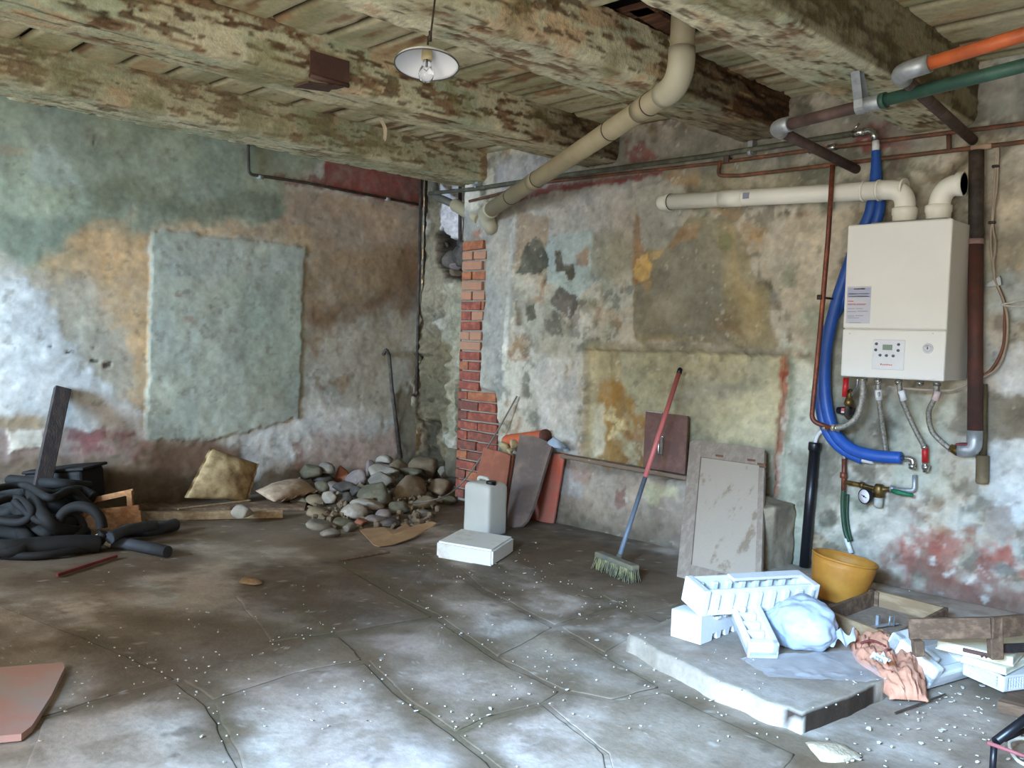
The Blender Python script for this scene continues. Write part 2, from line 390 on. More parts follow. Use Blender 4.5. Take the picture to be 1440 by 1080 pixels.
# plaster above and beside the brick pier
W.patch(pr((700, 262), (945, 240), (940, 330), (880, 390), (700, 350)), (166, 162, 156), .2, .06, .05, .002, .85)
W.patch(pr((820, 330), (880, 320), (900, 380), (840, 400)), (136, 134, 112), .2, .08, .05, 0, .7)
W.patch(pr((765, 335), (835, 320), (832, 400), (812, 420), (772, 400)), (164, 178, 172), .12, .06, .02, .002, .9)
W.patch(pr((785, 440), (812, 500), (760, 540), (735, 470), (725, 400)), (168, 160, 138), .2, .08, .05, 0, .8)
W.patch(pr((740, 500), (812, 500), (812, 640), (770, 640)), (198, 192, 182), .15, .06, .03, .002, .8, (4, .38, .52))
W.patch(pr((726, 300), (775, 312), (770, 350), (726, 372)), (150, 126, 100), .12, .07, .02, -.003, .9)
W.patch(pr((738, 345), (757, 332), (772, 352), (771, 372), (752, 382), (726, 380)), (84, 82, 68), .08, .04, .006, -.006)
W.patch(pr((781, 350), (791, 352), (792, 372), (808, 371), (808, 390), (799, 393), (793, 381), (781, 381)), (82, 78, 66), .03, .02, .005, -.006)
W.patch(pr((776, 420), (790, 403), (812, 414), (812, 430), (802, 448), (788, 436), (776, 430)), (96, 88, 78), .08, .04, .006, -.006)
W.patch(pr((740, 436), (752, 430), (755, 452), (742, 454)), (88, 88, 70), .06, .03, .006, -.005)
W.patch(pr((765, 450), (776, 450), (784, 430), (788, 470), (768, 470)), (110, 104, 90), .1, .05, .01, -.004, .9, (8, .4, .5))
for a in (((758, 390), (764, 390), (764, 430), (742, 430), (750, 410)), ((812, 356), (830, 352), (830, 380), (812, 382)), ((840, 432), (856, 436), (850, 452), (836, 448))):
    W.patch(pr(*a), (158, 118, 84), .1, .06, .012, -.003, .8, (9, .38, .5))
W.patch(pr((690, 325), (716, 300), (722, 420), (706, 562), (692, 552), (668, 545), (680, 400)), (160, 154, 142), .03, .02, .008, .004)
W.patch(pr((640, 300), (700, 296), (690, 350), (640, 335)), (156, 150, 142), .06, .04, .02, .004)
W.patch(pr((663, 326), (676, 322), (676, 336), (664, 338)), (170, 110, 84), .05, .03, .012, 0, .8)
W.patch(pr((722, 290), (726, 290), (712, 520), (706, 520)), (190, 184, 170), .02, .02, .008, .004)
# cement patch and flue plaster
W.patch(pr((955, 285), (1048, 290), (1052, 345), (1090, 345), (1080, 315)), (170, 134, 84), .2, .08, .05, 0, .8)
W.patch(pr((895, 470), (890, 392), (905, 352), (960, 320), (975, 308), (1032, 308), (1052, 345), (1062, 385), (1080, 410), (1084, 455), (1095, 490), (900, 478)), (150, 138, 104), .08, .03, .01, .010)
W.patch(pr((898, 470), (894, 400), (940, 352), (990, 322), (1018, 350), (1020, 420), (1030, 480)), (136, 131, 114), .10, .03, .03, .003)
W.patch(pr((952, 322), (986, 318), (985, 336), (955, 345), (940, 352)), (160, 130, 92), .08, .03, .02)
W.patch(pr((1022, 320), (1035, 320), (1040, 380), (1070, 420), (1078, 465), (1055, 470), (1038, 420)), (162, 144, 100), .1, .04, .03, .003, .8)
W.patch(pr((1013, 333), (1030, 332), (1032, 350), (1020, 357), (1012, 350)), (136, 132, 92), .04, .02, .006, .006)
W.patch(pr((1005, 452), (1040, 445), (1045, 470), (1010, 470)), (124, 100, 64), .1, .05, .04, 0, .7)
W.patch(pr((896, 265), (945, 250), (960, 262), (975, 285), (970, 300), (945, 340), (935, 352), (905, 350), (898, 320)), (164, 163, 152), .05, .03, .01, .010)
W.patch(pr((893, 300), (900, 300), (903, 340), (905, 395), (893, 400), (888, 370)), (154, 118, 78), .05, .03, .012, 0, .9)
W.patch(pr((895, 365), (912, 358), (918, 372), (914, 392), (900, 396), (892, 386)), (216, 176, 98), .02, .02, .006, .003)
W.patch(pr((915, 355), (935, 352), (930, 362), (916, 366)), (206, 168, 100), .02, .02, .008)
W.patch(pr((905, 392), (918, 394), (914, 410), (904, 406)), (176, 140, 86), .05, .04, .012, 0, .8)
W.patch(pr((975, 235), (1130, 228), (1135, 262), (975, 282)), (150, 144, 118), .15, .05, .04, 0, .6)
W.patch(pr((925, 240), (985, 235), (985, 262), (950, 262)), (166, 130, 80), .08, .04, .02, 0, .85)
# light, scaly plaster to the right of the cement patch
W.patch(pr((1085, 300), (1200, 290), (1190, 480), (1120, 480), (1098, 430), (1070, 380)), (200, 190, 168), .2, .08, .03, .003, .75)
W.patch(pr((1100, 370), (1130, 365), (1130, 400), (1105, 410)), (140, 146, 120), .15, .1, .03, -.003, .8, (7, .4, .52))
W.patch(pr((1090, 455), (1160, 440), (1160, 495), (1096, 482)), (176, 186, 166), .15, .08, .03, .002, .8, (5, .38, .5))
# walled-up hearth: recessed panel, its darker lintel band and rusty jamb
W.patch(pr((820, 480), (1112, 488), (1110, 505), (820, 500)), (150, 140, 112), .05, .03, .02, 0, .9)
W.patch(pr((822, 492), (1102, 498), (1086, 700), (965, 680), (822, 645)), (176, 169, 132), .02, .02, .008, -.055)
W.patch(pr((822, 492), (870, 494), (850, 650), (822, 648)), (168, 150, 108), .1, .05, .03, 0, .8)
W.patch(pr((930, 540), (1040, 540), (1040, 570), (930, 575)), (160, 156, 136), .3, .08, .05, 0, .8)
W.patch(pr((832, 540), (860, 535), (880, 580), (905, 600), (905, 655), (845, 650), (838, 600)), (166, 120, 42), .2, .12, .04, 0, .95, (5, .32, .5))
W.patch(pr((826, 575), (842, 568), (846, 630), (832, 640)), (196, 188, 160), .1, .06, .02, 0, .9)
W.patch(pr((846, 580), (870, 575), (878, 610), (850, 612)), (204, 190, 140), .1, .1, .02, .004, .8, (12, .42, .52))
W.patch(pr((870, 610), (905, 600), (905, 655), (865, 652)), (140, 92, 32), .15, .1, .03, 0, .8, (7, .4, .55))
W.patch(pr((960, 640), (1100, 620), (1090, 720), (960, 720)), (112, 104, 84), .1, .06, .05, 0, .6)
W.patch(pr((1092, 500), (1109, 500), (1102, 600), (1098, 700), (1082, 700), (1086, 620)), (158, 96, 62), .05, .05, .012, 0, .85, (9, .25, .4))
W.patch(pr((1092, 520), (1108, 518), (1106, 540), (1094, 545)), (164, 78, 50), .06, .06, .012, 0, .9)
W.patch(pr((1112, 500), (1122, 505), (1115, 600), (1105, 700), (1098, 700), (1106, 600)), (140, 146, 122), .02, .02, .008, .004)
W.patch(pr((1120, 505), (1160, 500), (1150, 620), (1132, 800), (1098, 800), (1112, 620)), (196, 200, 180), .06, .04, .02, .004, .9)
W.patch(pr((1105, 640), (1140, 640), (1130, 800), (1095, 800)), (150, 152, 130), .15, .08, .05, 0, .7)
# apron under the hearth
W.patch(pr((772, 640), (965, 675), (965, 830), (772, 745)), (164, 144, 122), .08, .05, .02, .004, .95)
W.patch(pr((786, 655), (822, 662), (822, 700), (786, 695)), (176, 172, 166), .04, .03, .008, .003, .9)
W.patch(pr((800, 645), (835, 655), (832, 678), (805, 672)), (168, 130, 110), .06, .04, .02, 0, .8)
W.patch(pr((868, 695), (882, 690), (882, 715), (870, 715)), (134, 98, 84), .06, .06, .01, -.003, .9)
W.patch(pr((905, 680), (965, 690), (965, 720), (915, 712)), (176, 172, 130), .1, .08, .03, .002, .8, (8, .4, .52))
W.patch(pr((920, 720), (965, 725), (965, 800), (910, 790)), (156, 128, 112), .15, .1, .03, 0, .7, (6, .4, .52))
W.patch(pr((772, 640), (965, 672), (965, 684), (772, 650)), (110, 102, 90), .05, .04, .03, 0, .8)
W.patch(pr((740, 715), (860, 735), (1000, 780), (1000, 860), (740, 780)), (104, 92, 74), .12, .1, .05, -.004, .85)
# upper band under the ceiling
W.patch(pr((700, 215), (870, 190), (1120, 160), (1500, 90), (1500, 172), (1210, 205), (1000, 236), (700, 270)), (138, 132, 122), .12, .06, .05, 0, .85)
W.patch(pr((700, 225), (780, 215), (800, 250), (700, 262)), (170, 166, 166), .12, .06, .04, 0, .8)
W.patch(pr((875, 200), (905, 195), (915, 222), (880, 232)), (128, 60, 54), .12, .08, .02, 0, .85, (8, .34, .5))
W.patch(pr((1185, 178), (1255, 165), (1270, 205), (1200, 212)), (142, 52, 52), .15, .1, .03, 0, .85, (7, .38, .52))
W.patch(pr((1255, 130), (1285, 150), (1275, 235), (1245, 235)), (110, 80, 74), .12, .08, .04, 0, .7)
W.patch(pr((685, 282), (760, 265), (930, 238), (930, 246), (760, 275), (685, 296)), (126, 56, 52), .05, .04, .01, 0, .9)
W.patch(pr((1000, 205), (1210, 180), (1210, 232), (1000, 245)), (110, 108, 88), .15, .08, .04, 0, .75, (5, .38, .55))
W.patch(pr((1280, 140), (1370, 130), (1370, 200), (1280, 210)), (146, 140, 122), .2, .08, .05, 0, .7)
W.patch(pr((1390, 120), (1440, 115), (1440, 160), (1385, 165)), (176, 174, 160), .15, .06, .03, 0, .7)
# behind and below the boiler
W.patch(pr((1130, 430), (1200, 430), (1230, 560), (1215, 640), (1170, 660), (1150, 540)), (150, 150, 126), .2, .1, .05, 0, .6)
W.patch(pr((1195, 545), (1260, 560), (1240, 640), (1175, 650)), (104, 100, 84), .2, .12, .04, -.004, .75)
W.patch(pr((1240, 560), (1340, 560), (1330, 700), (1260, 700)), (168, 174, 156), .25, .12, .05, .002, .8)
W.patch(pr((1120, 640), (1190, 660), (1190, 700), (1120, 720)), (112, 110, 92), .15, .08, .04, -.003, .75)
W.patch(pr((1345, 552), (1500, 552), (1500, 618), (1390, 632), (1340, 600)), (116, 110, 94), .15, .1, .03, -.006, .95)
W.patch(pr((1392, 495), (1500, 490), (1500, 552), (1395, 552)), (206, 212, 214), .15, .1, .03, .002, .9)
W.patch(pr((1412, 608), (1500, 606), (1500, 760), (1440, 750), (1405, 700)), (196, 206, 210), .2, .12, .03, .002, .9)
W.patch(pr((1384, 380), (1500, 360), (1500, 450), (1384, 440)), (176, 186, 182), .2, .1, .05, 0, .85)
W.patch(pr((1380, 210), (1500, 200), (1500, 360), (1384, 380)), (168, 154, 130), .2, .1, .05, 0, .75)
W.patch(pr((1400, 285), (1440, 268), (1440, 320), (1405, 322)), (190, 176, 150), .1, .08, .02, .003, .8)
W.patch(pr((1388, 718), (1425, 712), (1432, 740), (1412, 765), (1390, 748)), (160, 150, 138), .05, .03, .008, .006)
W.patch(pr((1180, 700), (1260, 690), (1290, 740), (1270, 790), (1190, 800)), (188, 180, 162), .2, .15, .04, .003, .8, (6, .36, .5))
W.patch(pr((1240, 768), (1300, 745), (1345, 770), (1440, 790), (1520, 810), (1520, 900), (1330, 860), (1270, 840)), (152, 84, 68), .3, .2, .05, -.003, .95, (4.5, .42, .53))
W.patch(pr((1220, 820), (1290, 830), (1290, 860), (1225, 850)), (112, 60, 52), .15, .1, .03, 0, .8, (6, .38, .5))
W.patch(pr((1150, 790), (1240, 790), (1300, 830), (1500, 850), (1500, 900), (1140, 870)), (128, 126, 118), .2, .12, .05, 0, .7, (5, .45, .58))
for x, y in ((1312, 857), (1335, 808), (1378, 752), (1308, 790), (1392, 838), (1365, 822)):
    W.patch(pr((x-6, y-3), (x+5, y-4), (x+6, y+3), (x-4, y+4)), (196, 190, 180), .06, .05, .01, .002)
W.tone(1.3, .10).tone(7, .15).tone(24, .12)
W.mottle((110, 100, 82), 19, .66, .76, .45, -.002).mottle((206, 200, 186), 24, .68, .76, .45, .001)
W.weather(.15, .14); W.C = np.clip(W.C*1.10, 0, .8)
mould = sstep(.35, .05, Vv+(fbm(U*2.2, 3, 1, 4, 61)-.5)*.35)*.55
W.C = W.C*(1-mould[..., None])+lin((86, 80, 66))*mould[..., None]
# the strip where the bricks show is cut back behind their faces
BRK = pr((655, 338), (684, 336), (681, 420), (674, 545), (697, 552), (700, 610), (694, 730), (630, 730), (640, 640), (650, 450))
bs = sstep(.012, -.004, sdpoly(U+W.hx*.02, Vv+W.hy*.02, BRK))
W.C = W.C*(1-bs[..., None])+lin((150, 138, 122))*bs[..., None]*(0.85+.3*fbm(U*30, Vv*30, 1, 3, 3))[..., None]
dep = W.D-0.022*bs+0.016*(fbm(U*1.0, Vv*1.0, 2, 4, 45)-.5)*(1-bs)+0.008*(fbm(U*7, Vv*7, 3, 4, 46)-.5)+0.003*(fbm(U*30, Vv*30, 3, 3, 47)-.5)
Vt = np.stack([U, -dep, Vv], -1).reshape(-1, 3)
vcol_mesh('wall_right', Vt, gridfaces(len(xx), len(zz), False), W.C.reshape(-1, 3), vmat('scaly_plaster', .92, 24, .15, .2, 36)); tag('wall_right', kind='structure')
brick_mats = [mat('brick_red', (170, 96, 74), .92, 0, .3, 18, .3, (132, 72, 60)), mat('brick_orange', (182, 116, 80), .92, 0, .25, 18, .3, (152, 92, 66)), mat('brick_dark', (146, 84, 68), .92, 0, .3, 18, .3, (112, 70, 60)), mat('brick_pale', (184, 128, 98), .92, 0, .2, 18, .3, (170, 126, 102))]
bz0, bz1 = 0.02, WR(668, 338)[2]; nb = 26; ph = (bz1-bz0)/nb
for k in range(nb):
    z = bz0+(k+.5)*ph
    row = [p for p in np.linspace(X0, X0+.5, 201) if sdpoly(np.array([p]), np.array([z]), BRK)[0] < 0]
    if not row: continue
    a, b = X0-.006, max(row)+rnd.uniform(-.004, .012)
    cuts = [a, b]
    w = b-a
    if w > .26: cuts = [a, a+(.235 if k % 2 else .12)+rnd.uniform(-.01, .01), b]
    elif k % 3 == 1: cuts = [a, a+.11+rnd.uniform(-.01, .02), b]
    pale = k > 14
    for i in range(len(cuts)-1):
        if cuts[i+1]-cuts[i] < .03: continue
        m_ = MB(); wd_ = cuts[i+1]-cuts[i]-.010
        cx_ = (cuts[i]+cuts[i+1])/2
        m_.box((0, 0, 0), (wd_, .05, ph-.013+rnd.uniform(-.004, .003)), Matrix.Translation((cx_, .016+rnd.uniform(-.005, .004), z))@Euler((0, rnd.uniform(-.03, .03), 0)).to_matrix().to_4x4(), .004, 1)
        mk('brick', m_, rnd.choice(brick_mats[1:2]+brick_mats[3:]+brick_mats[:1]) if pale else rnd.choice(brick_mats[:3]+brick_mats[:1]), 'wall_right')

# ---------- deep corner behind the pier: rough rubble face with a broken hole
RY = 0.46
xr = np.arange(-0.05, 1.30, .011); U, Vv = np.meshgrid(xr, zz)
def pc(*pts): return [tuple(hit(x, y, 1, RY)[i] for i in (0, 2)) for x, y in pts]
Q = Paint(U, Vv, (136, 122, 100), 37)
Q.mottle((112, 100, 80), 3.5, .45, .6).mottle((176, 166, 150), 3, .55, .68, .8).mottle((92, 84, 66), 6, .55, .68, .8, -.02)
Q.patch(pc((622, 240), (680, 240), (680, 345), (640, 352), (622, 330)), (196, 188, 186), .05, .03, .015, .01)
Q.patch(pc((628, 400), (672, 400), (640, 560), (640, 640), (628, 560), (622, 470)), (160, 150, 126), .1, .06, .03, .01, .8)
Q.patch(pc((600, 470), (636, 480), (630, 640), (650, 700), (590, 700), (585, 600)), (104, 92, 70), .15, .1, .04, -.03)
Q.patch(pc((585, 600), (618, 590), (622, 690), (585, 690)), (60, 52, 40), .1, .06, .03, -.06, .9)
HOLE = pc((614, 332), (626, 324), (640, 338), (662, 344), (672, 350), (660, 385), (648, 396), (628, 390), (616, 370))
Q.patch(HOLE, (46, 38, 32), .05, .04, .010, 0)  # shade of the hole darkened into its colour, besides the recess depth
Q.tone(4, .2).tone(15, .2)
hs = sstep(.012, -.03, sdpoly(U+Q.wx*.05+Q.hx*.04, Vv+Q.wy*.05+Q.hy*.04, HOLE))
rub = 0.17*(np.abs(fbm(U*5, Vv*5, 3, 3, 71)-.5)*2)+.05*(fbm(U*11, Vv*11, 9, 3, 72)-.5)
low = sstep(1.9, .9, Vv)
dep = Q.D+rub*(.25+.75*low)-.22*hs
Vt = np.stack([U, RY-dep, Vv], -1).reshape(-1, 3)
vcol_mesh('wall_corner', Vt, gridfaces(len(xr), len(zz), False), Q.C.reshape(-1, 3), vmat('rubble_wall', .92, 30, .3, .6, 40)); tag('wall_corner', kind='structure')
# side of the brick pier, turned to the corner
ys = np.arange(-.005, .50, .015); U, Vv = np.meshgrid(ys, zz)
Q2 = Paint(U, Vv, (166, 158, 144), 41); Q2.mottle((140, 100, 80), 5, .5, .62, .8).tone(6, .2)
Vt = np.stack([X0+0*U, U, Vv], -1).reshape(-1, 3)
vcol_mesh('wall_pier', Vt, gridfaces(len(ys), len(zz), True), Q2.C.reshape(-1, 3), MATS['old_plaster']); tag('wall_pier', kind='structure')

# ---------- walls behind the camera, with the openings the daylight comes through
pm = mat('far_plaster', (176, 168, 150), .9, 0, .15, 3, .2)
m_ = MB(); BY = -6.7
m_.box((0.25, BY, 1.4), (.6, .2, 2.9)); m_.box((1.7, BY, 1.4), (.6, .2, 2.9)); m_.box((2.6, BY, .45), (1.2, .2, .95)); m_.box((2.6, BY, 2.5), (1.2, .2, .7)); m_.box((3.8, BY, 1.4), (1.2, .2, 2.9)); m_.box((0.95, BY, .45), (.9, .2, .95)); m_.box((0.95, BY, 2.5), (.9, .2, .7)); m_.box((6.0, BY, 2.62), (3.2, .2, .5)); m_.box((8.3, BY, 1.4), (1.6, .2, 2.9))
mk('wall_back', m_, pm, None, (0, 0, 0)); tag('wall_back', kind='structure')
m_ = MB(); m_.box((8.7, -3.3, 1.4), (.2, 7.0, 2.9)); mk('wall_end', m_, pm, None, (0, 0, 0)); tag('wall_end', kind='structure')

# ---------- ceiling
cm = mat('ceiling_void', (40, 34, 28), .95)
m_ = MB(); m_.box((4.2, -3.1, 2.86), (9.2, 7.6, .04)); mk('ceiling', m_, cm, None, (0, 0, 0)); tag('ceiling', kind='structure')
ZB = 2.715
BEAMS = [(0.96, 1.33, 2.50), (2.30, 2.62, 2.49), (3.49, 3.84, 2.49), (4.50, 4.84, 2.42), (6.0, 6.34, 2.45), (7.3, 7.62, 2.45)]
edges = [-.1]+[c for b in BEAMS for c in (b[0]+.05, b[1]-.05)]+[8.7]
bm_ = vmat('ceiling_paint', .88, 30, .2, .25, 40)
hx0, hx1 = BEAMS[2][1]-.05, BEAMS[3][0]+.05
HY0, HY1 = -1.72, -1.22          # opening the drain pipe goes up through
bk = 0
for bay in range(0, len(edges), 2):
    xa, xb = edges[bay], edges[bay+1]
    y = .45
    while y > -6.6:
        w = rnd.uniform(.22, .31); ya, yb = y-w, y-.007
        y -= w
        if bay == 6 and yb > HY0 and ya < HY1:
            if yb > HY1+.05: ya = HY1
            elif ya < HY0-.05: yb = HY0
            else: continue
        bk += 1
        near = -3.8 < y < .5 and xb < 7
        nu, nv = (max(12, int((xb-xa)/.02)), 12) if near else (6, 3)
        ug = np.linspace(xa, xb, nu); vg = np.linspace(ya, yb, nv); G, H = np.meshgrid(ug, vg)
        P_ = Paint(G, H, (200, 190, 154), 200+bk)
        P_.mottle((212, 202, 170), 3, .45, .62, .9, 0, (.5, 2)).mottle((168, 166, 128), 3, .5, .65, .8, 0, (.6, 2)).mottle((116, 76, 48), 4.5, .63, .70, .8, .003, (.45, 2.6)).mottle((150, 104, 66), 9, .60, .7, .7, .002, (.5, 2)).mottle((196, 160, 120), 3, .6, .72, .6)
        P_.tone(2, .12).tone(10, .12, (.5, 2))
        s_ = (H-ya)/(yb-ya); edge = np.minimum(s_, 1-s_)*(yb-ya)
        z = ZB+rnd.uniform(-.004, .004)+P_.D+.004*fbm(G*3, H*3, bk, 3, 9)+.018*sstep(.012, 0, edge)
        ec = sstep(.010, 0.002, edge)*.8; P_.C = P_.C*(1-ec[..., None])+lin((70, 50, 34))*ec[..., None]
        Vt = np.stack([G, H, z], -1).reshape(-1, 3)
        n0 = vcol_mesh('plank', Vt, gridfaces(nu, nv, True), P_.C.reshape(-1, 3), bm_, 'ceiling')
        # the board's own thickness
        so = bpy.data.objects[n0].modifiers.new('thick', 'SOLIDIFY'); so.thickness = .022; so.offset = -1
# beams: hewn, lime-washed, flaking
def beam(i, xa, xb, zb):
    L0, L1 = -6.6, .02 if i else .44
    near = i < 4
    st = .012 if near else .08
    if near: L0v = -3.9
    ylist = np.arange(L0, L1, .05) if not near else np.concatenate([np.arange(L0, -3.9, .08), np.arange(-3.9, L1, st)])
    w, h, r = xb-xa, ZB+.03-zb, .045
    per = []
    nS = 20 if near else 4
    for t in np.linspace(0, 1, nS): per.append((xb, zb+h-(h-r)*t, 1, 0))
    for a in np.linspace(0, math.pi/2, 6)[1:-1]: per.append((xb-r+r*math.cos(a), zb+r-r*math.sin(a), math.cos(a), -math.sin(a)))
    for t in np.linspace(0, 1, nS): per.append((xb-r-(w-2*r)*t, zb, 0, -1))
    for a in np.linspace(0, math.pi/2, 6)[1:-1]: per.append((xa+r-r*math.sin(a), zb+r-r*math.cos(a), -math.sin(a), -math.cos(a)))
    for t in np.linspace(0, 1, nS): per.append((xa, zb+r+(h-r)*t, -1, 0))
    per = np.array(per); n = len(per)
    S, Y = np.meshgrid(np.arange(n), ylist)
    px_, pz_, nx_, nz_ = [per[:, k][S] for k in range(4)]
    off = i*13.0
    # along-grain noise
    flake = .5*fbm(px_*20+off, Y*3.6, pz_*20, 6, 300+i, .62)+.5*fbm(px_*12+off, Y*7.5, pz_*12, 5, 310+i, .6); fine = fbm(px_*42+off, Y*9, pz_*42, 4, 320+i)
    big = fbm(px_*2+off, Y*1.1, pz_*2, 3, 340+i); grain = fbm(px_*40+off, Y*4, pz_*40, 3, 360+i)
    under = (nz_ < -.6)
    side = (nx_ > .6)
    C_ = np.zeros(S.shape+(3,)); C_[:] = lin((190, 184, 154))
    def lay(c, m):
        nonlocal C_
        C_ = C_*(1-m[..., None])+lin(c)*m[..., None]
    lay((162, 168, 140), sstep(.46, .58, fbm(px_*3+off, Y*2, pz_*3, 4, 380+i))*.9)
    lay((206, 196, 164), sstep(.5, .62, fbm(px_*5+off, Y*2.2, pz_*5, 4, 400+i))*np.where(under, .9, .5))
    lay((190, 150, 112), sstep(.6, .68, fbm(px_*7+off, Y*4, pz_*7, 4, 420+i))*.6)
    peel = sstep(.535, .57, flake*.75+fine*.25+np.where(side, .03, -.02)+(big-.5)*.15)
    lay((156, 140, 110), sstep(.48, .56, flake)*.4)
    lay((120, 86, 60), peel*.8)
    ck = np.abs(fbm(px_*6+off, Y*.8, pz_*6, 4, 480+i)-.5); lay((58, 44, 30), sstep(.010, .002, ck)*sstep(.45, .55, fbm(px_*3, Y*1.5, pz_*3, 3, 490+i))*.9)
    lay((84, 62, 40), sstep(.6, .66, fine+np.where(side, .02, -.03))*.8)
    lay((128, 122, 84), sstep(.55, .66, fbm(px_*4+off, Y*5, pz_*4, 4, 440+i))*.6)
    rot = np.zeros(S.shape)
    if i == 2:   # rotten end by the wall, split and dark brown
        rot = sstep(-1.25, -.45, Y+(big-.5)*1.0)*np.where(side, 1, .55); lay((92, 60, 36), rot*.9); lay((58, 40, 26), rot*sstep(.45, .6, fine)*.9); lay((190, 160, 110), rot*sstep(.64, .7, grain)*.7)
    if i == 1:
        rot = sstep(-1.3, -.4, Y+(big-.5)*.8)*np.where(side, .8, .25); lay((96, 72, 48), rot*.9); lay((66, 52, 36), rot*sstep(.48, .6, fine)*.8)
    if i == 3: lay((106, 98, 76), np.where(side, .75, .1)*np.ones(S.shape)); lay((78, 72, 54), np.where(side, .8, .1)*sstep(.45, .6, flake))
    if i == 0: lay((150, 146, 118), .3*np.ones(S.shape))
    C_ = np.clip(C_*((1.06+.34*grain)*(1-.35*rot))[..., None], 0, .8)
    dd = -.007*peel+.016*(big-.5)+.030*(flake-.5)+.010*(fine-.5)-rot*.05*np.abs(flake-.35)*1.5
    wob = .03*(fbm(Y*.5+off, 0*Y, 0, 2, 460+i)-.5)
    X_ = px_+nx_*dd+wob; Z_ = pz_+nz_*dd+np.where(pz_ > zb+h-.01, 0, wob*.6)
    Vt = np.stack([X_, Y, Z_], -1).reshape(-1, 3)
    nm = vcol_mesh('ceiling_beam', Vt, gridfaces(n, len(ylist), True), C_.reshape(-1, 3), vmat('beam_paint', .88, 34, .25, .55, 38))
    tag(nm, kind='structure')
for i, b in enumerate(BEAMS): beam(i, *b)
# the frame of the opening round the drain pipe
bw = mat('bare_brown_wood', (128, 84, 58), .8, 0, .25, 6, .3, (84, 54, 38), stretch=(1, 6, 1))
for a, b_, dz in (((862, 24), (905, 12), .0), ((905, 14), (945, 40), .0), ((1000, 12), (1046, 38), -.01)):
    A_, B_ = FL(*a, ZB+.05+dz), FL(*b_, ZB+.05+dz)
    m_ = MB(); L_ = (B_-A_).length; m_.box((L_/2, 0, 0), (L_+.1, .10, .025), frame(A_, B_-A_), .003); mk('board', m_, bw, 'ceiling')
m_ = MB(); A_ = FL(888, 50, ZB+.085); m_.box((A_[0], A_[1]+.05, A_[2]), (.35, .42, .03)); mk('board', m_, bw, 'ceiling')

# ---------- floor
def pf(*pts): return [tuple(FL(x, y)[i] for i in (0, 1)) for x, y in pts]
JOINTS = [pf(*s) for s in (((570, 765), (603, 783), (680, 833), (780, 883), (847, 920), (930, 970), (1130, 1062)), ((480, 790), (560, 835), (613, 870), (697, 927), (787, 972)), ((420, 850), (513, 930), (560, 977), (640, 1033), (690, 1075), (720, 1100)), ((640, 1033), (680, 1013), (763, 990), (800, 960)), ((780, 883), (830, 867), (880, 847)), ((720, 780), (773, 813), (847, 843), (893, 867)), ((843, 830), (893, 817)), ((380, 905), (480, 893), (613, 867)), ((60, 1010), (130, 990), (250, 958), (430, 890), (480, 893)), ((250, 958), (295, 990), (345, 1090)), ((0, 850), (130, 900), (250, 958)))]
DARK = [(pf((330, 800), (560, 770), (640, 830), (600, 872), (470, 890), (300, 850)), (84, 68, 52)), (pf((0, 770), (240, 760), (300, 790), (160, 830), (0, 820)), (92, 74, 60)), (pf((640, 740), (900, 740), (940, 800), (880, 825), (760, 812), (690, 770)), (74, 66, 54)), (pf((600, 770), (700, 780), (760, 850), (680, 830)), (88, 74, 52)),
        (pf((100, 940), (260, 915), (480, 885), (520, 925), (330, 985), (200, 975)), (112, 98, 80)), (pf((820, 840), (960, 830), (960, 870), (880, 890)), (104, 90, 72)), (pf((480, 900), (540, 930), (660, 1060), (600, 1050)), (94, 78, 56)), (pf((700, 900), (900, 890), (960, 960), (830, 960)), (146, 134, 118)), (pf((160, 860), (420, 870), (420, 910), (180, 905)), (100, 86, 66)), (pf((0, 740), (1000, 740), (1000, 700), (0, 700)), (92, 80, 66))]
PALE = [(pf((30, 830), (130, 815), (140, 860), (60, 900), (0, 905)), (160, 150, 144)), (pf((160, 800), (215, 795), (240, 850), (190, 860)), (158, 152, 146)), (pf((110, 930), (230, 930), (170, 975), (120, 985)), (162, 146, 138)), (pf((510, 800), (620, 790), (640, 815), (560, 830)), (150, 142, 132))]
def floor_col(X, Y, seed=91, slab=0.0):
    P_ = Paint(X, Y, (174, 158, 142), seed)
    P_.mottle((188, 178, 166), 1.6, .44, .64).mottle((132, 116, 96), 2.3, .46, .66, .8).mottle((176, 158, 146), 1.1, .5, .65, .6)
    for p, c in PALE: P_.patch(p, tuple(min(255, q*1.22) for q in c), .3, .08, .07, 0, .8)
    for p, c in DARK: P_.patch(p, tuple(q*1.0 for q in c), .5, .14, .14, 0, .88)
    if slab < 1:
        d = np.full(X.shape, 9.0)
        for J in JOINTS:
            for a, b in zip(J[:-1], J[1:]):
                a, b = np.array(a), np.array(b); e = b-a
                t = np.clip(((X-a[0])*e[0]+(Y-a[1])*e[1])/(e@e), 0, 1); d = np.minimum(d, np.hypot(X-a[0]-e[0]*t, Y-a[1]-e[1]*t))
        n = fbm(X*4, Y*4, .3, 4, 95)
        m = sstep(.15, .0, d-(n-.5)*.36)*.85; P_.C = P_.C*(1-m[..., None])+lin((100, 83, 62))*m[..., None]
        m = sstep(.05, .0, d-(n-.5)*.07)*.6*sstep(.42, .6, fbm(X*3, Y*3, 5, 3, 96)); P_.C = P_.C*(1-m[..., None])+lin((92, 84, 60))*m[..., None]
    P_.mottle((100, 80, 60), 1.3, .46, .62, .7).mottle((120, 104, 84), 6, .55, .68, .5)
    P_.tone(2.5, .12).tone(10, .14).tone(40, .12)
    P_.mottle((72, 62, 50), 7, .68, .78, .5).mottle((206, 198, 186), 26, .73, .78, .4)
    return P_
xf = np.concatenate([np.arange(-.1, 6.6, .022), np.arange(6.6, 8.8, .1)]); yf = np.concatenate([np.arange(-6.8, -4.6, .1), np.arange(-4.6, .65, .022)])
U, Vv = np.meshgrid(xf, yf); P_ = floor_col(U, Vv)
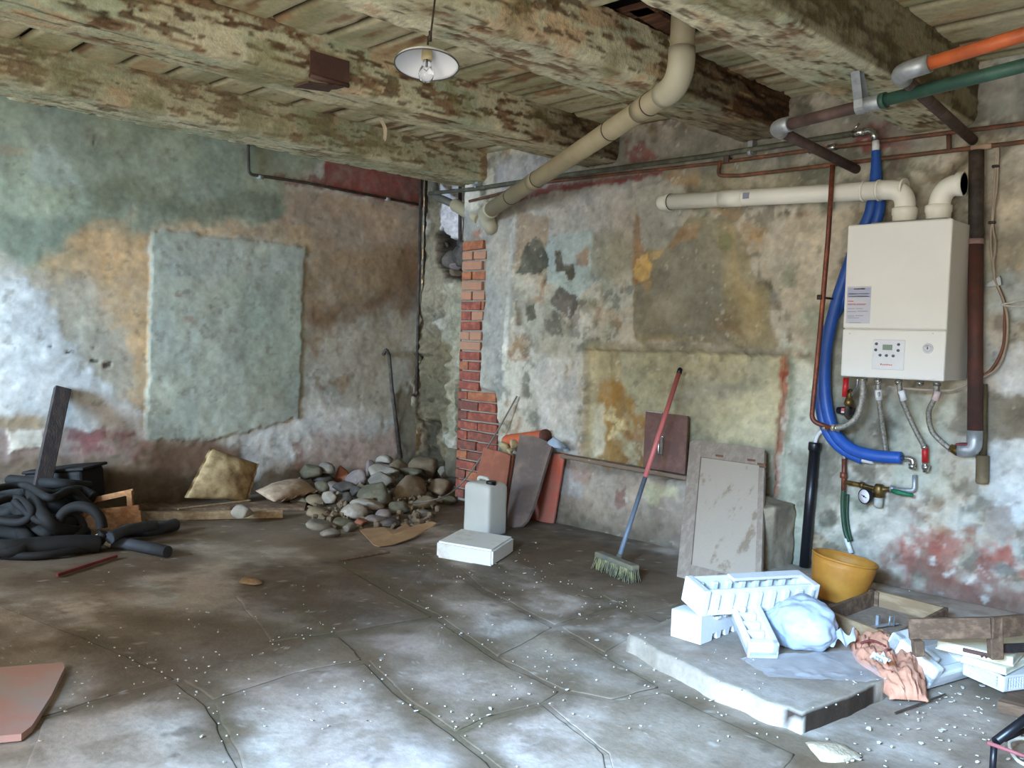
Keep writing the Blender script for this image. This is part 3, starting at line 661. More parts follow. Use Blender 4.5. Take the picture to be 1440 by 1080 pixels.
z = .006*(fbm(U*1.3, Vv*1.3, 4, 4, 97)-.5)+.003*(fbm(U*9, Vv*9, 4, 3, 98)-.5)+.0005
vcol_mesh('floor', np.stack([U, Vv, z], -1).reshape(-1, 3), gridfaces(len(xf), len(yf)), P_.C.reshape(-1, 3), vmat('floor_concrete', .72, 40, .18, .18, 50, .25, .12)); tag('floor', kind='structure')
def resample(poly, k, step=None):
    out = []
    for i in range(len(poly)):
        a, b = np.array(poly[i]), np.array(poly[(i+1) % len(poly)])
        if step: k = max(2, int(np.linalg.norm(b-a)/step))
        for t in range(k): out.append(a+(b-a)*t/k)
    return np.array(out)
def slab(px, zt=.0045):
    """one worn paving slab: rings from its centre to its ragged edge"""
    poly = np.array(pf(*px)); c = poly.mean(0)
    R1 = resample(poly, 10, .022)
    d = R1-c; ln = np.linalg.norm(d, axis=1, keepdims=True)
    rag = (fbm(R1[:, 0]*7, R1[:, 1]*7, .5, 3, 131)-.5)*.06
    R1 = c+d*(1-(.004+rag[:, None]*.5)/ln)
    rings = [c[None]+(R1-c)*t for t in (*np.linspace(.01, .96, 26), .975, .992, 1.0)]+[R1+(R1-c)*.004]
    V2 = np.concatenate(rings); n = len(R1)
    zz_ = np.concatenate([np.full(n, zt)]*27+[np.full(n, zt*.8)]+[np.full(n, zt*.3)]+[np.full(n, -.008)])+.002*(fbm(V2[:, 0]*6, V2[:, 1]*6, 1, 3, 132)-.5)
    col = floor_col(V2[:, 0], V2[:, 1]).C; col[-2*n:] = lin((74, 62, 48))
    fs = []
    for i in range(len(rings)-1):
        for k in range(n):
            k2 = (k+1) % n; fs.append((i*n+k, i*n+k2, (i+1)*n+k2, (i+1)*n+k))
    area_ = sum(R1[i][0]*R1[(i+1) % n][1]-R1[(i+1) % n][0]*R1[i][1] for i in range(n))
    fs = np.array(fs)
    if area_ > 0: fs = fs[:, ::-1]
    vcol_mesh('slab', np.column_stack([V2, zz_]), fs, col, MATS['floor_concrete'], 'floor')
for p in ([(613, 872), (697, 929), (785, 973), (763, 988), (680, 1011), (640, 1030), (562, 975), (516, 930)],
          [(560, 838), (606, 786), (680, 835), (778, 884), (700, 924), (616, 866)],
          [(782, 886), (845, 921), (928, 968), (860, 985), (790, 970), (702, 926)],
          [(640, 795), (720, 784), (772, 815), (843, 845), (876, 848), (830, 865), (780, 880), (682, 830)],
          [(848, 838), (893, 819), (958, 850), (895, 864)],
          [(786, 882), (832, 869), (880, 851), (940, 880), (885, 898), (850, 918)],
          [(644, 1035), (682, 1016), (763, 993), (850, 1062), (860, 1110), (720, 1098)],
          [(768, 990), (792, 975), (860, 988), (934, 974), (1120, 1062), (1080, 1120), (868, 1110), (855, 1062)],
          [(512, 933), (558, 979), (637, 1036), (688, 1076), (715, 1110), (350, 1110), (298, 990), (420, 950)],
          [(292, 992), (342, 1095), (345, 1115), (20, 1115), (60, 1014), (132, 993), (248, 962)],
          [(255, 957), (428, 894), (480, 897), (510, 928), (420, 946), (296, 986)],
          [(382, 903), (478, 890), (608, 868), (555, 840), (480, 795), (330, 840)],
          [(0, 853), (128, 902), (246, 956), (128, 988), (55, 1010), (-60, 960)]):
    slab(p)
# raised concrete platform on the right
PH = .072
def pz(*pts): return [tuple(FL(x, y, PH)[i] for i in (0, 1)) for x, y in pts]
PLT = pz((884, 892), (930, 917), (1010, 956), (1080, 986), (1128, 1003), (1180, 984), (1228, 962), (1330, 921), (1450, 873))
wl = [(PLT[-1][0]+.25, -.01), (FL(1090, 810, PH)[0]-.45, -.01), tuple(pz((968, 858))[0])]
poly = np.array(PLT+wl)
R1 = resample(poly, 12, .025); c = np.array(pz((1130, 900))[0]); rg = (fbm(R1[:, 0]*9, R1[:, 1]*9, .2, 3, 141)-.5)*.05
R1 = R1+(c-R1)/np.linalg.norm(c-R1, axis=1, keepdims=True)*np.where(R1[:, 1:2] > -.05, 0, rg[:, None]*.9)
rings = [c+(R1-c)*t for t in np.concatenate([[.01], np.linspace(.06, .95, 40), [.975, .99, 1.0]])]+[R1+(R1-c)*.003, R1+(R1-c)*.012]
n = len(R1); V2 = np.concatenate(rings); K = len(rings)
zt = np.concatenate([np.full(n, PH)]*(K-4)+[np.full(n, PH-.002), np.full(n, PH-.012), np.full(n, PH*.55), np.full(n, -.02)])+.006*(fbm(V2[:, 0]*3, V2[:, 1]*3, 1, 4, 142)-.5)
cp = floor_col(V2[:, 0], V2[:, 1], 93, 1.0)
cp.patch(pz((1000, 890), (1130, 870), (1240, 930), (1100, 990), (1000, 940)), (138, 128, 116), .3, .1, .1, 0, .6)
lip = np.concatenate([np.zeros(n)]*(K-7)+[np.full(n, .25), np.full(n, .6), np.full(n, .8), np.full(n, .8), np.full(n, .55), np.full(n, .5), np.full(n, .3)])
lip *= sstep(.35, .6, fbm(V2[:, 0]*3, V2[:, 1]*3, 1, 3, 144)+.12)
C_ = cp.C*(1-lip[:, None])+lin((150, 140, 124))*lip[:, None]
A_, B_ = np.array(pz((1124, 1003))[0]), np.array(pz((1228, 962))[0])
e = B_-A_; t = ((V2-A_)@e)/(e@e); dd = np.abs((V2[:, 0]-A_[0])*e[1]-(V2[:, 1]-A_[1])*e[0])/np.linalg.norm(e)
soil_shade = (t > .02) & (t < 1.05) & (dd < .09) & (zt < PH-.01)
C_[soil_shade] = lin((58, 46, 36))  # dark earth of the side, with its shade painted into the same colour
fs = np.array([(i*n+k, i*n+(k+1) % n, (i+1)*n+(k+1) % n, (i+1)*n+k) for i in range(K-1) for k in range(n)])
ar = sum(R1[i][0]*R1[(i+1) % n][1]-R1[(i+1) % n][0]*R1[i][1] for i in range(n))
if ar > 0: fs = fs[:, ::-1]
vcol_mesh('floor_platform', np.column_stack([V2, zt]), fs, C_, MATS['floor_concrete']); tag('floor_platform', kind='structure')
def PF(x, y): return FL(x, y, PH+.002)
# ================================================================== THINGS
white_enamel = mat('white_enamel', (226, 224, 222), .35, 0, .03, 5, .02)
cream_paint = mat('cream_paint', (234, 231, 222), .4, 0, .02, 4, .02)
cream_side = mat('cream_sheet', (222, 219, 210), .45, 0, .03, 4, .02)
grey_metal = mat('grey_metal', (150, 152, 150), .42, .75, .12, 20, .05)
galv = mat('galvanised_steel', (176, 180, 182), .45, .55, .15, 30, .08)
chrome = mat('chrome', (196, 194, 188), .25, .9, .08, 12, .03)
brass = mat('brass', (150, 124, 70), .4, .7, .25, 20, .15, (96, 74, 40))
copper = mat('old_copper', (158, 92, 68), .5, .45, .2, 14, .1, (112, 66, 52))
copper_dull = mat('painted_copper', (148, 92, 66), .7, .1, .25, 10, .2, (100, 72, 56))
dark_pipe = mat('dark_iron_pipe', (92, 78, 68), .7, .2, .25, 12, .25, (62, 54, 48))
rust_pipe = mat('oxide_red_pipe', (108, 62, 52), .65, .1, .3, 7, .25, (76, 56, 50))
brown_pipe = mat('brown_steel_pipe', (104, 84, 76), .65, .1, .25, 10, .2, (80, 62, 56))
grey_green_pipe = mat('grey_green_pipe', (112, 114, 98), .65, .2, .25, 10, .2, (86, 84, 70))
pvc_beige = mat('beige_pvc', (172, 160, 130), .5, 0, .1, 3, .06, (150, 136, 108), (.3, .62))
pvc_white = mat('white_pvc', (192, 184, 158), .4, 0, .06, 3, .03)
flue_white = mat('white_flue', (240, 236, 222), .4, 0, .03, 4, .02)
black_rubber = mat('black_rubber', (32, 30, 29), .75, 0, .2, 10, .1, spec=.25)
black_pvc = mat('black_pvc', (26, 26, 30), .35, 0, .1, 8, .05)
blue_hose = mat('blue_hose', (44, 92, 176), .42, 0, .15, 8, .04)
orange_paint = mat('orange_paint', (206, 104, 56), .5, 0, .15, 9, .06, (176, 88, 50))
green_paint = mat('green_paint', (62, 98, 82), .5, 0, .15, 9, .06, (48, 78, 66))
red_plastic = mat('red_plastic', (188, 38, 40), .4, 0, .08, 8, .02)
white_plastic = mat('white_plastic', (226, 226, 224), .5, 0, .05, 8, .03)
steel_braid = mat('steel_braid', (176, 170, 156), .45, .6, .3, 90, .35)
foam = mat('expanded_polystyrene', (216, 217, 216), .75, 0, .03, 60, .10, bscale=160)
foam_old = mat('dusty_polystyrene', (228, 222, 210), .8, 0, .06, 8, .12, (196, 184, 164), (.35, .6), bscale=140)
wood_grey = mat('weathered_wood', (162, 146, 128), .85, 0, .2, 5, .3, (142, 126, 110), stretch=(6, 6, .8), bscale=30)
wood_pale = mat('pale_wood', (168, 142, 108), .8, 0, .2, 5, .25, (140, 114, 84), stretch=(1, 6, 6), bscale=30)
wood_brown = mat('brown_wood', (134, 106, 82), .8, 0, .2, 5, .3, (98, 76, 58), stretch=(1, 6, 6), bscale=30)
wood_dark = mat('dark_stained_wood', (64, 50, 44), .75, 0, .2, 6, .3, (44, 36, 34), stretch=(5, 5, .7))
wood_orange = mat('orange_crate_wood', (176, 122, 76), .8, 0, .2, 6, .3, (144, 98, 62), stretch=(1, 6, 6))
terracotta = mat('terracotta', (172, 106, 82), .85, 0, .18, 7, .2, (150, 92, 72))
slate_mat = mat('dusty_slate', (134, 116, 104), .85, 0, .2, 5, .25, (106, 92, 86))
cardboard = mat('cardboard', (172, 136, 98), .85, 0, .12, 4, .15, (150, 116, 82))
brown_metal = mat('brown_painted_metal', (104, 74, 64), .6, .1, .15, 12, .15, (88, 62, 56))
ochre_plastic = mat('ochre_plastic', (190, 132, 50), .6, 0, .1, 5, .05, (172, 114, 40))
sack_mat = mat('paper_sack', (178, 152, 110), .9, 0, .2, 7, .35, (120, 92, 62), (.36, .6), bscale=26)
sack_mat2 = mat('dirty_paper_sack', (176, 150, 124), .9, 0, .2, 8, .35, (132, 106, 84), (.36, .6), bscale=30)
lcd = mat('lcd_green', (124, 140, 122), .3, 0, .03, 5, 0)
button_grey = mat('button_grey', (92, 98, 118), .45, 0, .05, 9, 0)
print_red = mat('red_print', (206, 92, 84), .6, 0, .05, 9, 0)
print_grey = mat('grey_print', (150, 148, 170), .6, 0, .08, 30, 0)
label_paper = mat('label_paper', (204, 204, 212), .6, 0, .03, 9, 0)
label_blue = mat('label_band', (182, 184, 206), .6, 0, .03, 9, 0)
dial_white = mat('dial_white', (228, 220, 222), .4, 0, .03, 9, 0)
bulb_glass = glass('clear_glass', (250, 250, 250), .02)
dark_wood_red = mat('red_brown_wood', (112, 66, 52), .7, 0, .2, 6, .2, (84, 52, 44))

def sub(name, parent, m, fn, label=None):
    b = MB(); fn(b); n = mk(name, b, m, parent)
    if label: bpy.data.objects[n]['label'] = label
    return n
def single(name, m, fn, label, cat, group=None, origin=None):
    b = MB(); fn(b); n = mk(name, b, m, None, origin); return tag(n, label, cat, group)
def arc(c, a, b_, r0, n=6):
    """fillet points between directions: corner c, coming from a, going to b_"""
    c, a, b_ = Vector(c), Vector(a), Vector(b_); d1 = (a-c).normalized(); d2 = (b_-c).normalized()
    p1, p2 = c+d1*r0, c+d2*r0
    return [p1.lerp(c, t).lerp(c.lerp(p2, t), t) for t in [i/n for i in range(n+1)]]
def bent(pts, r0=.05, n=6):
    pts = [Vector(p) for p in pts]; out = [pts[0]]
    for i in range(1, len(pts)-1): out += arc(pts[i], pts[i-1], pts[i+1], r0, n)
    out.append(pts[-1]); return out

# ---------------------------------------------------------------- boiler
fy = -.34
tl, bl, tr, br = WR(1193, 318, .34), WR(1181, 528, .34), WR(1342, 305, .34), WR(1325, 537, .34)
bx0, bx1 = (tl[0]+bl[0])/2, (tr[0]+br[0])/2; bz1_, bz0_ = (tl[2]+tr[2])/2, (bl[2]+br[2])/2
bcx, bcz, bw_, bh = (bx0+bx1)/2, (bz0_+bz1_)/2, bx1-bx0, bz1_-bz0_
B = thing('boiler', 'white wall-hung gas boiler with a small display and buttons on its front', 'boiler', (bcx, -.02, bz0_))
sub('casing', B, cream_side, lambda b: b.box((bcx, -.175, bcz), (bw_-.004, .30, bh-.006), None, .006, 2))
zs = WR(1260, 463, .34)[2]
sub('front_panel', B, cream_paint, lambda b: b.box((bcx, fy+.012, (zs+.002+bz1_)/2), (bw_, .026, bz1_-zs-.002), None, .008, 2))
cp_ = sub('control_flap', B, cream_paint, lambda b: b.box((bcx, fy+.012, (zs-.002+bz0_)/2), (bw_, .026, zs-.002-bz0_), None, .008, 2))
def onf(x, y): return WR(x, y, -fy+.001)
p0, p1 = onf(1228, 477), onf(1271, 521)
pn = sub('control_panel', B, white_plastic, lambda b: b.box(((p0[0]+p1[0])/2, fy-.001, (p0[2]+p1[2])/2), (p1[0]-p0[0], .006, p0[2]-p1[2]), None, .003, 1))
q = onf(1248.5, 488.5); sub('display', pn, lcd, lambda b: b.box((q[0], fy-.004, q[2]), (.046, .006, .026)), 'grey green display')
for x, y in ((1233, 483.5), (1232, 492), (1238, 499.5), (1247, 500), (1256.5, 500.5), (1264, 484.5), (1263.5, 493)):
    q = onf(x, y); sub('button', pn, button_grey, lambda b: b.lathe([(0, 0), (.0072, 0), (.0066, .005), (0, .006)], 12, Matrix.Translation((q[0], fy-.004, q[2]))@Matrix.Rotation(R_(90), 4, 'X')))
a_, b2 = onf(1238, 512.5), onf(1256, 513.5)
def lettering(b):
    xs = a_[0]
    for w, h in ((.0085, .010), (.0055, .007), (.005, .007), (.0055, .007), (.0045, .009), (.0045, .009), (.0055, .007), (.004, .007), (.006, .007)):
        b.box((xs+w/2, fy-.0045, a_[2]+h/2-.004), (w*.72, .001, h*.8)); xs += w+.0012
bpy.data.objects[sub('lettering', pn, print_red, lettering, 'small red maker lettering')]['kind'] = 'stuff'
q = onf(1305, 490)
g_ = sub('gauge', B, white_plastic, lambda b: b.lathe([(.0, 0), (.024, 0), (.024, .006), (.020, .009), (.019, .006), (0, .006)], 24, Matrix.Translation((q[0], fy+.001, q[2]))@Matrix.Rotation(R_(90), 4, 'X')), 'round pressure gauge')
sub('dial', g_, dial_white, lambda b: b.lathe([(0, 0), (.017, 0), (.017, .001), (0, .001)], 20, Matrix.Translation((q[0], fy-.006, q[2]))@Matrix.Rotation(R_(90), 4, 'X')))
sub('needle', g_, button_grey, lambda b: b.box((q[0], fy-.008, q[2]+.002), (.004, .001, .012)).lathe([(0, 0), (.004, 0), (.004, .002), (0, .002)], 10, Matrix.Translation((q[0], fy-.007, q[2]))@Matrix.Rotation(R_(90), 4, 'X')))
for x in (1195, 1312):
    q = onf(x, 469); sub('screw_cap', B, cream_side, lambda b: b.lathe([(0, 0), (.004, 0), (.004, .002), (0, .002)], 10, Matrix.Translation((q[0], fy-.000, q[2]))@Matrix.Rotation(R_(90), 4, 'X')))
p0, p1 = onf(1192, 403), onf(1223, 455)
st = sub('sticker', B, label_paper, lambda b: b.box(((p0[0]+p1[0])/2, fy-.0012, (p0[2]+p1[2])/2), (p1[0]-p0[0], .0015, p0[2]-p1[2])), 'white notice sticker with red and grey print')
lw = p1[0]-p0[0]; lx = p0[0]; lz = p0[2]; lh = p0[2]-p1[2]
def small(n): bpy.data.objects[n]['kind'] = 'stuff'
def tl_(b, rows):
    for fx, w, fz, h in rows: b.box((lx+lw*(fx+w/2), fy-.0024, lz-lh*fz), (lw*w, .0008, lh*h))
sub('band', st, label_blue, lambda b: tl_(b, [(.02, .96, .17, .26)]))
small(sub('red_print', st, print_red, lambda b: tl_(b, [(.28, .08, .07, .03), (.38, .14, .07, .03), (.54, .2, .07, .03), (.04, .25, .40, .02), (.04, .35, .475, .016), (.42, .4, .475, .016)])))
small(sub('grey_print', st, print_grey, lambda b: tl_(b, [(.06, .4, .2, .02), (.5, .44, .2, .02), (.06, .86, .27, .02), (.04, .2, .5, .016), (.27, .5, .5, .016), (.06, .3, .6, .016), (.4, .3, .6, .016), (.04, .4, .68, .018), (.48, .42, .67, .018), (.06, .3, .80, .018), (.4, .32, .79, .018), (.06, .5, .85, .016), (.14, .5, .98, .012)])))
ty = -.19
sub('top_plate', B, grey_metal, lambda b: b.box((bcx+.02, -.17, bz1_+.006), (bw_*.72, .22, .016), None, .003))
ft = PD(1273, 292, 1); fx1 = hit(1273, 292, 1, ty)[0]; fx2 = hit(1320, 290, 1, ty)[0]
for fx_ in (fx1, fx2): sub('flue_collar', B, flue_white, lambda b: b.lathe([(.05, bz1_), (.056, bz1_+.005), (.058, bz1_+.05), (.062, bz1_+.055), (.062, bz1_+.085), (.05, bz1_+.09)], 24, Matrix.Translation((fx_, ty, 0))), 'white socket')
for px_ in (1215, 1235, 1263, 1294, 1318):
    q = WR(px_, 535, .17); sub('connection', B, chrome, lambda b: b.tube([(q[0], -.17, bz0_+.005), (q[0], -.17, bz0_-.035)], .012, 8).tube([(q[0], -.17, bz0_-.012), (q[0], -.17, bz0_-.028)], .018, 6))

# flue pipes on top of the boiler
zf = hit(1250, 268, 1, ty)[2]
e1 = hit(940, 284, 1, -.115); zc = bz1_+.09
T_ = thing('flue_pipe', 'long white flue pipe running along the wall from boiler to plaster patch', 'flue pipe', (fx1, ty, zc-.03))
elb = Vector((fx1, ty, zf)); d_ = (e1-elb).normalized()
sub('tube', T_, flue_white, lambda b: b.tube([elb+d_*.12, e1], .047, 24))
sub('elbow', T_, flue_white, lambda b: b.tube(bent([Vector((fx1, ty, zc-.035)), elb, elb+d_*.13], .09, 10), .050, 24))
sub('elbow', T_, flue_white, lambda b: b.tube(bent([e1+d_*-.012, e1+d_*.055, Vector((e1[0]+d_[0]*.055-.005, .02, e1[2]))], .05, 10), .050, 24))
for t in (.005, .13, .21): c = elb+d_*t; sub('collar', T_, flue_white, lambda b: b.tube([c, c+d_*.012], .054, 24))
c = e1-d_*.02; sub('joint_ring', T_, dark_pipe, lambda b: b.tube([c, c+d_*.004], .0505, 24), 'dark joint ring')
q = hit(1048, 273, 1, -.2); c = elb+(e1-elb)*((q[0]-elb[0])/(e1[0]-elb[0])); sub('pipe_label', T_, print_grey, lambda b: b.box((c[0], c[1]-.0475, c[2]+.004), (.04, .003, .034)), 'small grey pipe label')
c = elb+(e1-elb)*((hit(1040, 276, 1, -.2)[0]-elb[0])/(e1[0]-elb[0])); sub('sleeve', T_, flue_white, lambda b: b.tube([c+d_*-.0, c+d_*.16], .0495, 24))
T_ = thing('air_intake_elbow', 'short white open elbow on top of boiler with dark mouth', 'pipe elbow', (fx2, ty, zc-.03))
end = hit(1352, 259, 1, ty-.01); zf2 = end[2]
sub('elbow', T_, flue_white, lambda b: b.tube(bent([(fx2, ty, zc-.035), (fx2+.01, ty, zf2), end], .085, 10), .050, 24, cap=False))
sub('rim', T_, flue_white, lambda b: b.tube([end-Vector((.02, 0, 0)), end+Vector((.012, 0, 0)), end+Vector((.012, 0, 0)), end-Vector((.018, 0, 0))], [.056, .058, .050, .047], 24, cap=False))
sub('mouth_shade', T_, dark_pipe, lambda b: b.tube([end-Vector((.004, 0, 0)), end-Vector((.045, 0, 0)), end-Vector((.046, 0, 0))], [.0475, .044, .001], 20, cap=False), 'dark cup painted as shade inside the open mouth')  # dark cup closes the mouth; the inner shade is put into its colour

# ---------------------------------------------------------------- ceiling pipes with elbows
def pipe(name, label, pts, r, m, cat='pipe', bend=.05, group=None, seg=14, origin=None, sub_=0):
    b = MB(); b.tube(bent(pts, bend) if not sub_ else pts, r, seg, sub=sub_); n = mk(name, b, m, None, origin or pts[0]); return tag(n, label, cat, group)
# drain pipe of the flat above
top = PD(960, 2, 4.0); kn = PD(957, 118, 4.0); top = Vector((kn[0]+.0, kn[1]+.0, 2.95)); low = WR(683, 300, .10)
T_ = thing('drain_pipe', 'thick beige plastic drain pipe dropping from ceiling and slanting to brick pier', 'drain pipe', low)
dd_ = (low-kn).normalized(); ex = .14
sub('vertical_pipe', T_, pvc_beige, lambda b: b.tube([top, kn+Vector((0, 0, .08))], .055, 28))
sub('elbow', T_, pvc_white, lambda b: b.tube(bent([kn+Vector((0, 0, .16)), kn+Vector((0, 0, .0)), kn+dd_*.16], .12, 10), .061, 28), 'paler elbow')
c = kn+Vector((0, 0, .40)); sub('rust_stain_band', T_, mat('rust_band', (172, 108, 60), .8, 0, .2, 20, .1, (196, 184, 152), (.40, .48)), lambda b: b.tube([c, c+Vector((0, 0, .05))], .0562, 28), 'rusty orange band')
c = kn+Vector((0, 0, .36)); sub('socket', T_, pvc_white, lambda b: b.tube([c+Vector((0, 0, .10)), c+Vector((0, 0, .36))], .0575, 28), 'whiter upper length')
sub('sloping_pipe', T_, pvc_beige, lambda b: b.tube([kn+dd_*.12, low-dd_*.05], .054, 28))
L_ = (low-kn).length
for t in (.10, .25, .62, .80): c = kn+dd_*(L_*t); sub('joint_ring', T_, mat('dark_joint', (84, 72, 56), .8), lambda b: b.tube([c, c+dd_*.008], .0565, 28), 'dark joint line')
for t in (.105, .62): c = kn+dd_*(L_*t); sub('sleeve', T_, pvc_beige, lambda b: b.tube([c+dd_*.008, c+dd_*.10], .0565, 28))
sub('end_socket', T_, pvc_white, lambda b: b.tube([low-dd_*.14, low-dd_*.13, low-dd_*.12, low, low+Vector((-.02, .05, -.06)), low+Vector((-.02, .10, -.12))], [.058, .064, .06, .06, .058, .055], 28), 'paler end socket')
# second, short drain stub in the corner
a_ = hit(640, 288, 1, .12); b2 = hit(668, 305, 1, .03); dv = (b2-a_).normalized()
T_ = thing('drain_stub', 'short beige drain socket in the corner joined to a bent grey pipe', 'drain pipe', b2)
sub('socket', T_, pvc_beige, lambda b: b.tube([a_, a_+dv*.015, a_+dv*.02, b2-dv*.06, b2-dv*.055, b2+dv*.08], [.050, .054, .052, .052, .044, .044], 24))
g0 = [hit(598, 240, 1, .30), hit(612, 262, 1, .28), hit(613, 276, 1, .16), hit(624, 281, 1, .08), a_+dv*.02]
sub('inlet_pipe', T_, mat('grey_plastic_pipe', (104, 98, 88), .6), lambda b: b.tube(g0, .032, 14, sub=5), 'grey bent inlet pipe')

E1 = FL(1262, 103, 2.335); W1 = WR(1368, 197, .0)
T_ = thing('orange_pipe', 'orange painted steel pipe under the ceiling with galvanised elbow and brown end', 'pipe', E1)
o2 = hit(1520, 24, 1, E1[1]-.02)
do = (o2-E1).normalized(); dw = (W1-E1).normalized()
sub('tube', T_, orange_paint, lambda b: b.tube([E1+do*.09, o2], .025, 18))
sub('elbow', T_, galv, lambda b: b.tube(bent([E1+do*.12, E1, E1+dw*.09], .06, 8), .034, 18), 'galvanised elbow')
sub('wall_pipe', T_, brown_pipe, lambda b: b.tube([E1+dw*.06, W1], .025, 18), 'brown length into the wall')
E2 = FL(1088, 180, 2.285); W2 = WR(1204, 238, .0)
T_ = thing('green_pipe', 'dark green painted steel pipe hung from the ceiling by a strap', 'pipe', E2)
g2 = FL(1520, 72, 2.325); do = (g2-E2).normalized(); dw = (W2-E2).normalized()
def along(px_): 
    q = FL(px_, 180-(px_-1088)*.25, 2.30); return E2+do*((q-E2).dot(do))
c1, c2_, c3 = along(1217), along(1238), along(1245)
sub('tube', T_, green_paint, lambda b: b.tube([c2_, g2], .025, 18))
sub('brown_tube', T_, brown_pipe, lambda b: b.tube([E2+do*.06, c1], .025, 18), 'brown unpainted length')
sub('coupling', T_, galv, lambda b: b.tube([c1, c1+do*.004, c2_-do*.004, c2_], [.028, .031, .031, .028], 18), 'galvanised coupling')
sub('coupling_ring', T_, green_paint, lambda b: b.tube([c2_, c3], .032, 18))
sub('elbow', T_, galv, lambda b: b.tube(bent([E2+do*.09, E2, E2+dw*.08], .06, 8), .034, 18), 'galvanised elbow')
sub('wall_pipe', T_, brown_pipe, lambda b: b.tube([E2+dw*.05, W2], .025, 18), 'brown length into the wall')
s0 = along(1212)
def strap(b):
    up = FL(1203, 86, 2.45); w = do*.02
    pts = [up+Vector((0, -.012, 0)), s0+Vector((0, -.035, .02))]+[s0+Vector((0, -.030*math.cos(t), -.030*math.sin(t))) for t in np.linspace(0, math.pi, 9)]+[s0+Vector((0, .036, .02)), up+Vector((0, .012, 0))]
    for i in range(len(pts)-1):
        p, q2 = pts[i], pts[i+1]; b.add([p-w, p+w, q2+w, q2-w], [(0, 1, 2, 3)])
        nn = (q2-p).cross(w).normalized()*.002; b.add([p-w+nn, p+w+nn, q2+w+nn, q2-w+nn], [(3, 2, 1, 0)])
n_ = sub('hanger_strap', T_, galv, strap, 'bent metal hanger strap')

# ---------------------------------------------------------------- pipes along the walls
gp = [hit(604, 272, 1, .10), WR(665, 266, .05), WR(782, 248, .05), WR(1000, 219, .05), WR(1205, 187, .05)]
T_ = thing('grey_pipe', 'long grey green pipe running along the wall under the beams', 'pipe', gp[2])
sub('tube', T_, grey_green_pipe, lambda b: b.tube(gp, .016, 12))
v0 = WR(1200, 188, .05); v1 = WR(1228, 183, .06); v2_ = WR(1231, 197, .06)
sub('valve', T_, chrome, lambda b: b.tube([v0, v0.lerp(v1, .6)], .022, 12).tube([v0+Vector((0, 0, .018)), v0+Vector((.03, 0, .05))], .006, 8))
sub('elbow', T_, chrome, lambda b: b.tube(bent([v0, v1, v2_], .025, 6), .018, 12), 'nickel elbow')
for px_, py in ((1055, 214), (670, 262)):
    c = WR(px_, py, .05); sub('clip', T_, galv, lambda b: b.tube([c+Vector((-.012, 0, 0)), c+Vector((.012, 0, 0))], .020, 12).box(c+Vector((0, .02, .03)), (.03, .05, .07)))
T_ = thing('upper_copper_pipe', 'upper of two orange copper pipes along the wall below ceiling', 'pipe', WR(1126, 213, .04))
up = [WR(660, 283, .03), WR(767, 256, .03), WR(1010, 229, .03), WR(1126, 213, .035), WR(1250, 197, .035), WR(1520, 164, .035)]
sub('tube', T_, copper_dull, lambda b: b.tube(up, .011, 10))
for px_, py in ((1138, 212), (1165, 208)):
    c = WR(px_, py, .035); sub('fitting', T_, chrome, lambda b: b.tube([c, c+Vector((.045, 0, .0))], .019, 10))
T_ = thing('lower_copper_pipe', 'lower copper pipe along the wall with a U-bend at its end', 'pipe', WR(1126, 240, .04))
lo = bent([WR(1013, 226, .035), WR(1009, 247, .04), WR(1040, 247, .04)], .035, 6)+[WR(1126, 237, .04), WR(1250, 222, .04), WR(1520, 190, .04)]
sub('tube', T_, copper_dull, lambda b: b.tube(lo, .011, 10))
c = WR(1336, 205, .04); sub('riser', T_, copper_dull, lambda b: b.tube([WR(1334, 189, .035), WR(1335, 212, .04)], .012, 10))
c = WR(1384, 206, .04); sub('splice', T_, mat('tape', (190, 160, 136), .8), lambda b: b.tube([WR(1366, 208.5, .04), WR(1395, 205, .04)], .014, 10), 'pale taped splice')
c = WR(1022, 223, .04); sub('clip', T_, dark_pipe, lambda b: b.tube([c, c+Vector((0, .05, 0))], .012, 8).box(c, (.035, .02, .05)))
# pipe on the left wall
T_ = thing('gas_pipe', 'thin dark pipe on the left wall with yellow upper end', 'pipe', WL(350, 245, .03))
gpts = [WL(349, 197, .03), WL(350, 245, .03), WL(430, 257, .03), WL(590, 288, .03)]
sub('tube', T_, dark_pipe, lambda b: b.tube(bent(gpts, .04, 6), .011, 10))
sub('end_cap', T_, mat('yellow_cap', (200, 164, 60), .5), lambda b: b.tube([WL(349, 184, .03), WL(349, 198, .03)], .014, 10), 'yellow end')
for a_ in ((366, 249), (545, 280)):
    c = WL(*a_, .03); sub('clip', T_, galv, lambda b: b.tube([c, c+Vector((-.05, 0, 0))], .009, 8).tube([c+Vector((0, -.02, 0)), c+Vector((0, .02, 0))], .016, 10))
for a_, b2, d0, nm in (((592, 243), (577, 556), .05, 'left of the pair of thin dark pipes running down the corner'), ((600, 246), (587, 560), .04, 'right of the pair of thin dark pipes running down the corner')):
    T_ = thing('corner_pipe', nm, 'pipe', WL(*b2, d0), 'twin pipes in the corner')
    p0, p1 = WL(*a_, d0), WL(*b2, d0); p1 = Vector((p0[0], p0[1]+.02, p1[2]))
    sub('tube', T_, dark_pipe, lambda b: b.tube([p0, p1], .014, 10))
    sub('foot_elbow', T_, dark_pipe, lambda b: b.tube(bent([p1+Vector((0, 0, .04)), p1, p1+Vector((-.06, 0, 0))], .02, 5), .016, 10))
# dark conduit from the hole up
a_, b2 = hit(647, 262, 1, RY-.06), hit(647, 338, 1, RY-.06)
pipe('conduit', 'thin brown conduit dropping into the broken hole in the corner', [a_, b2], .016, dark_pipe)

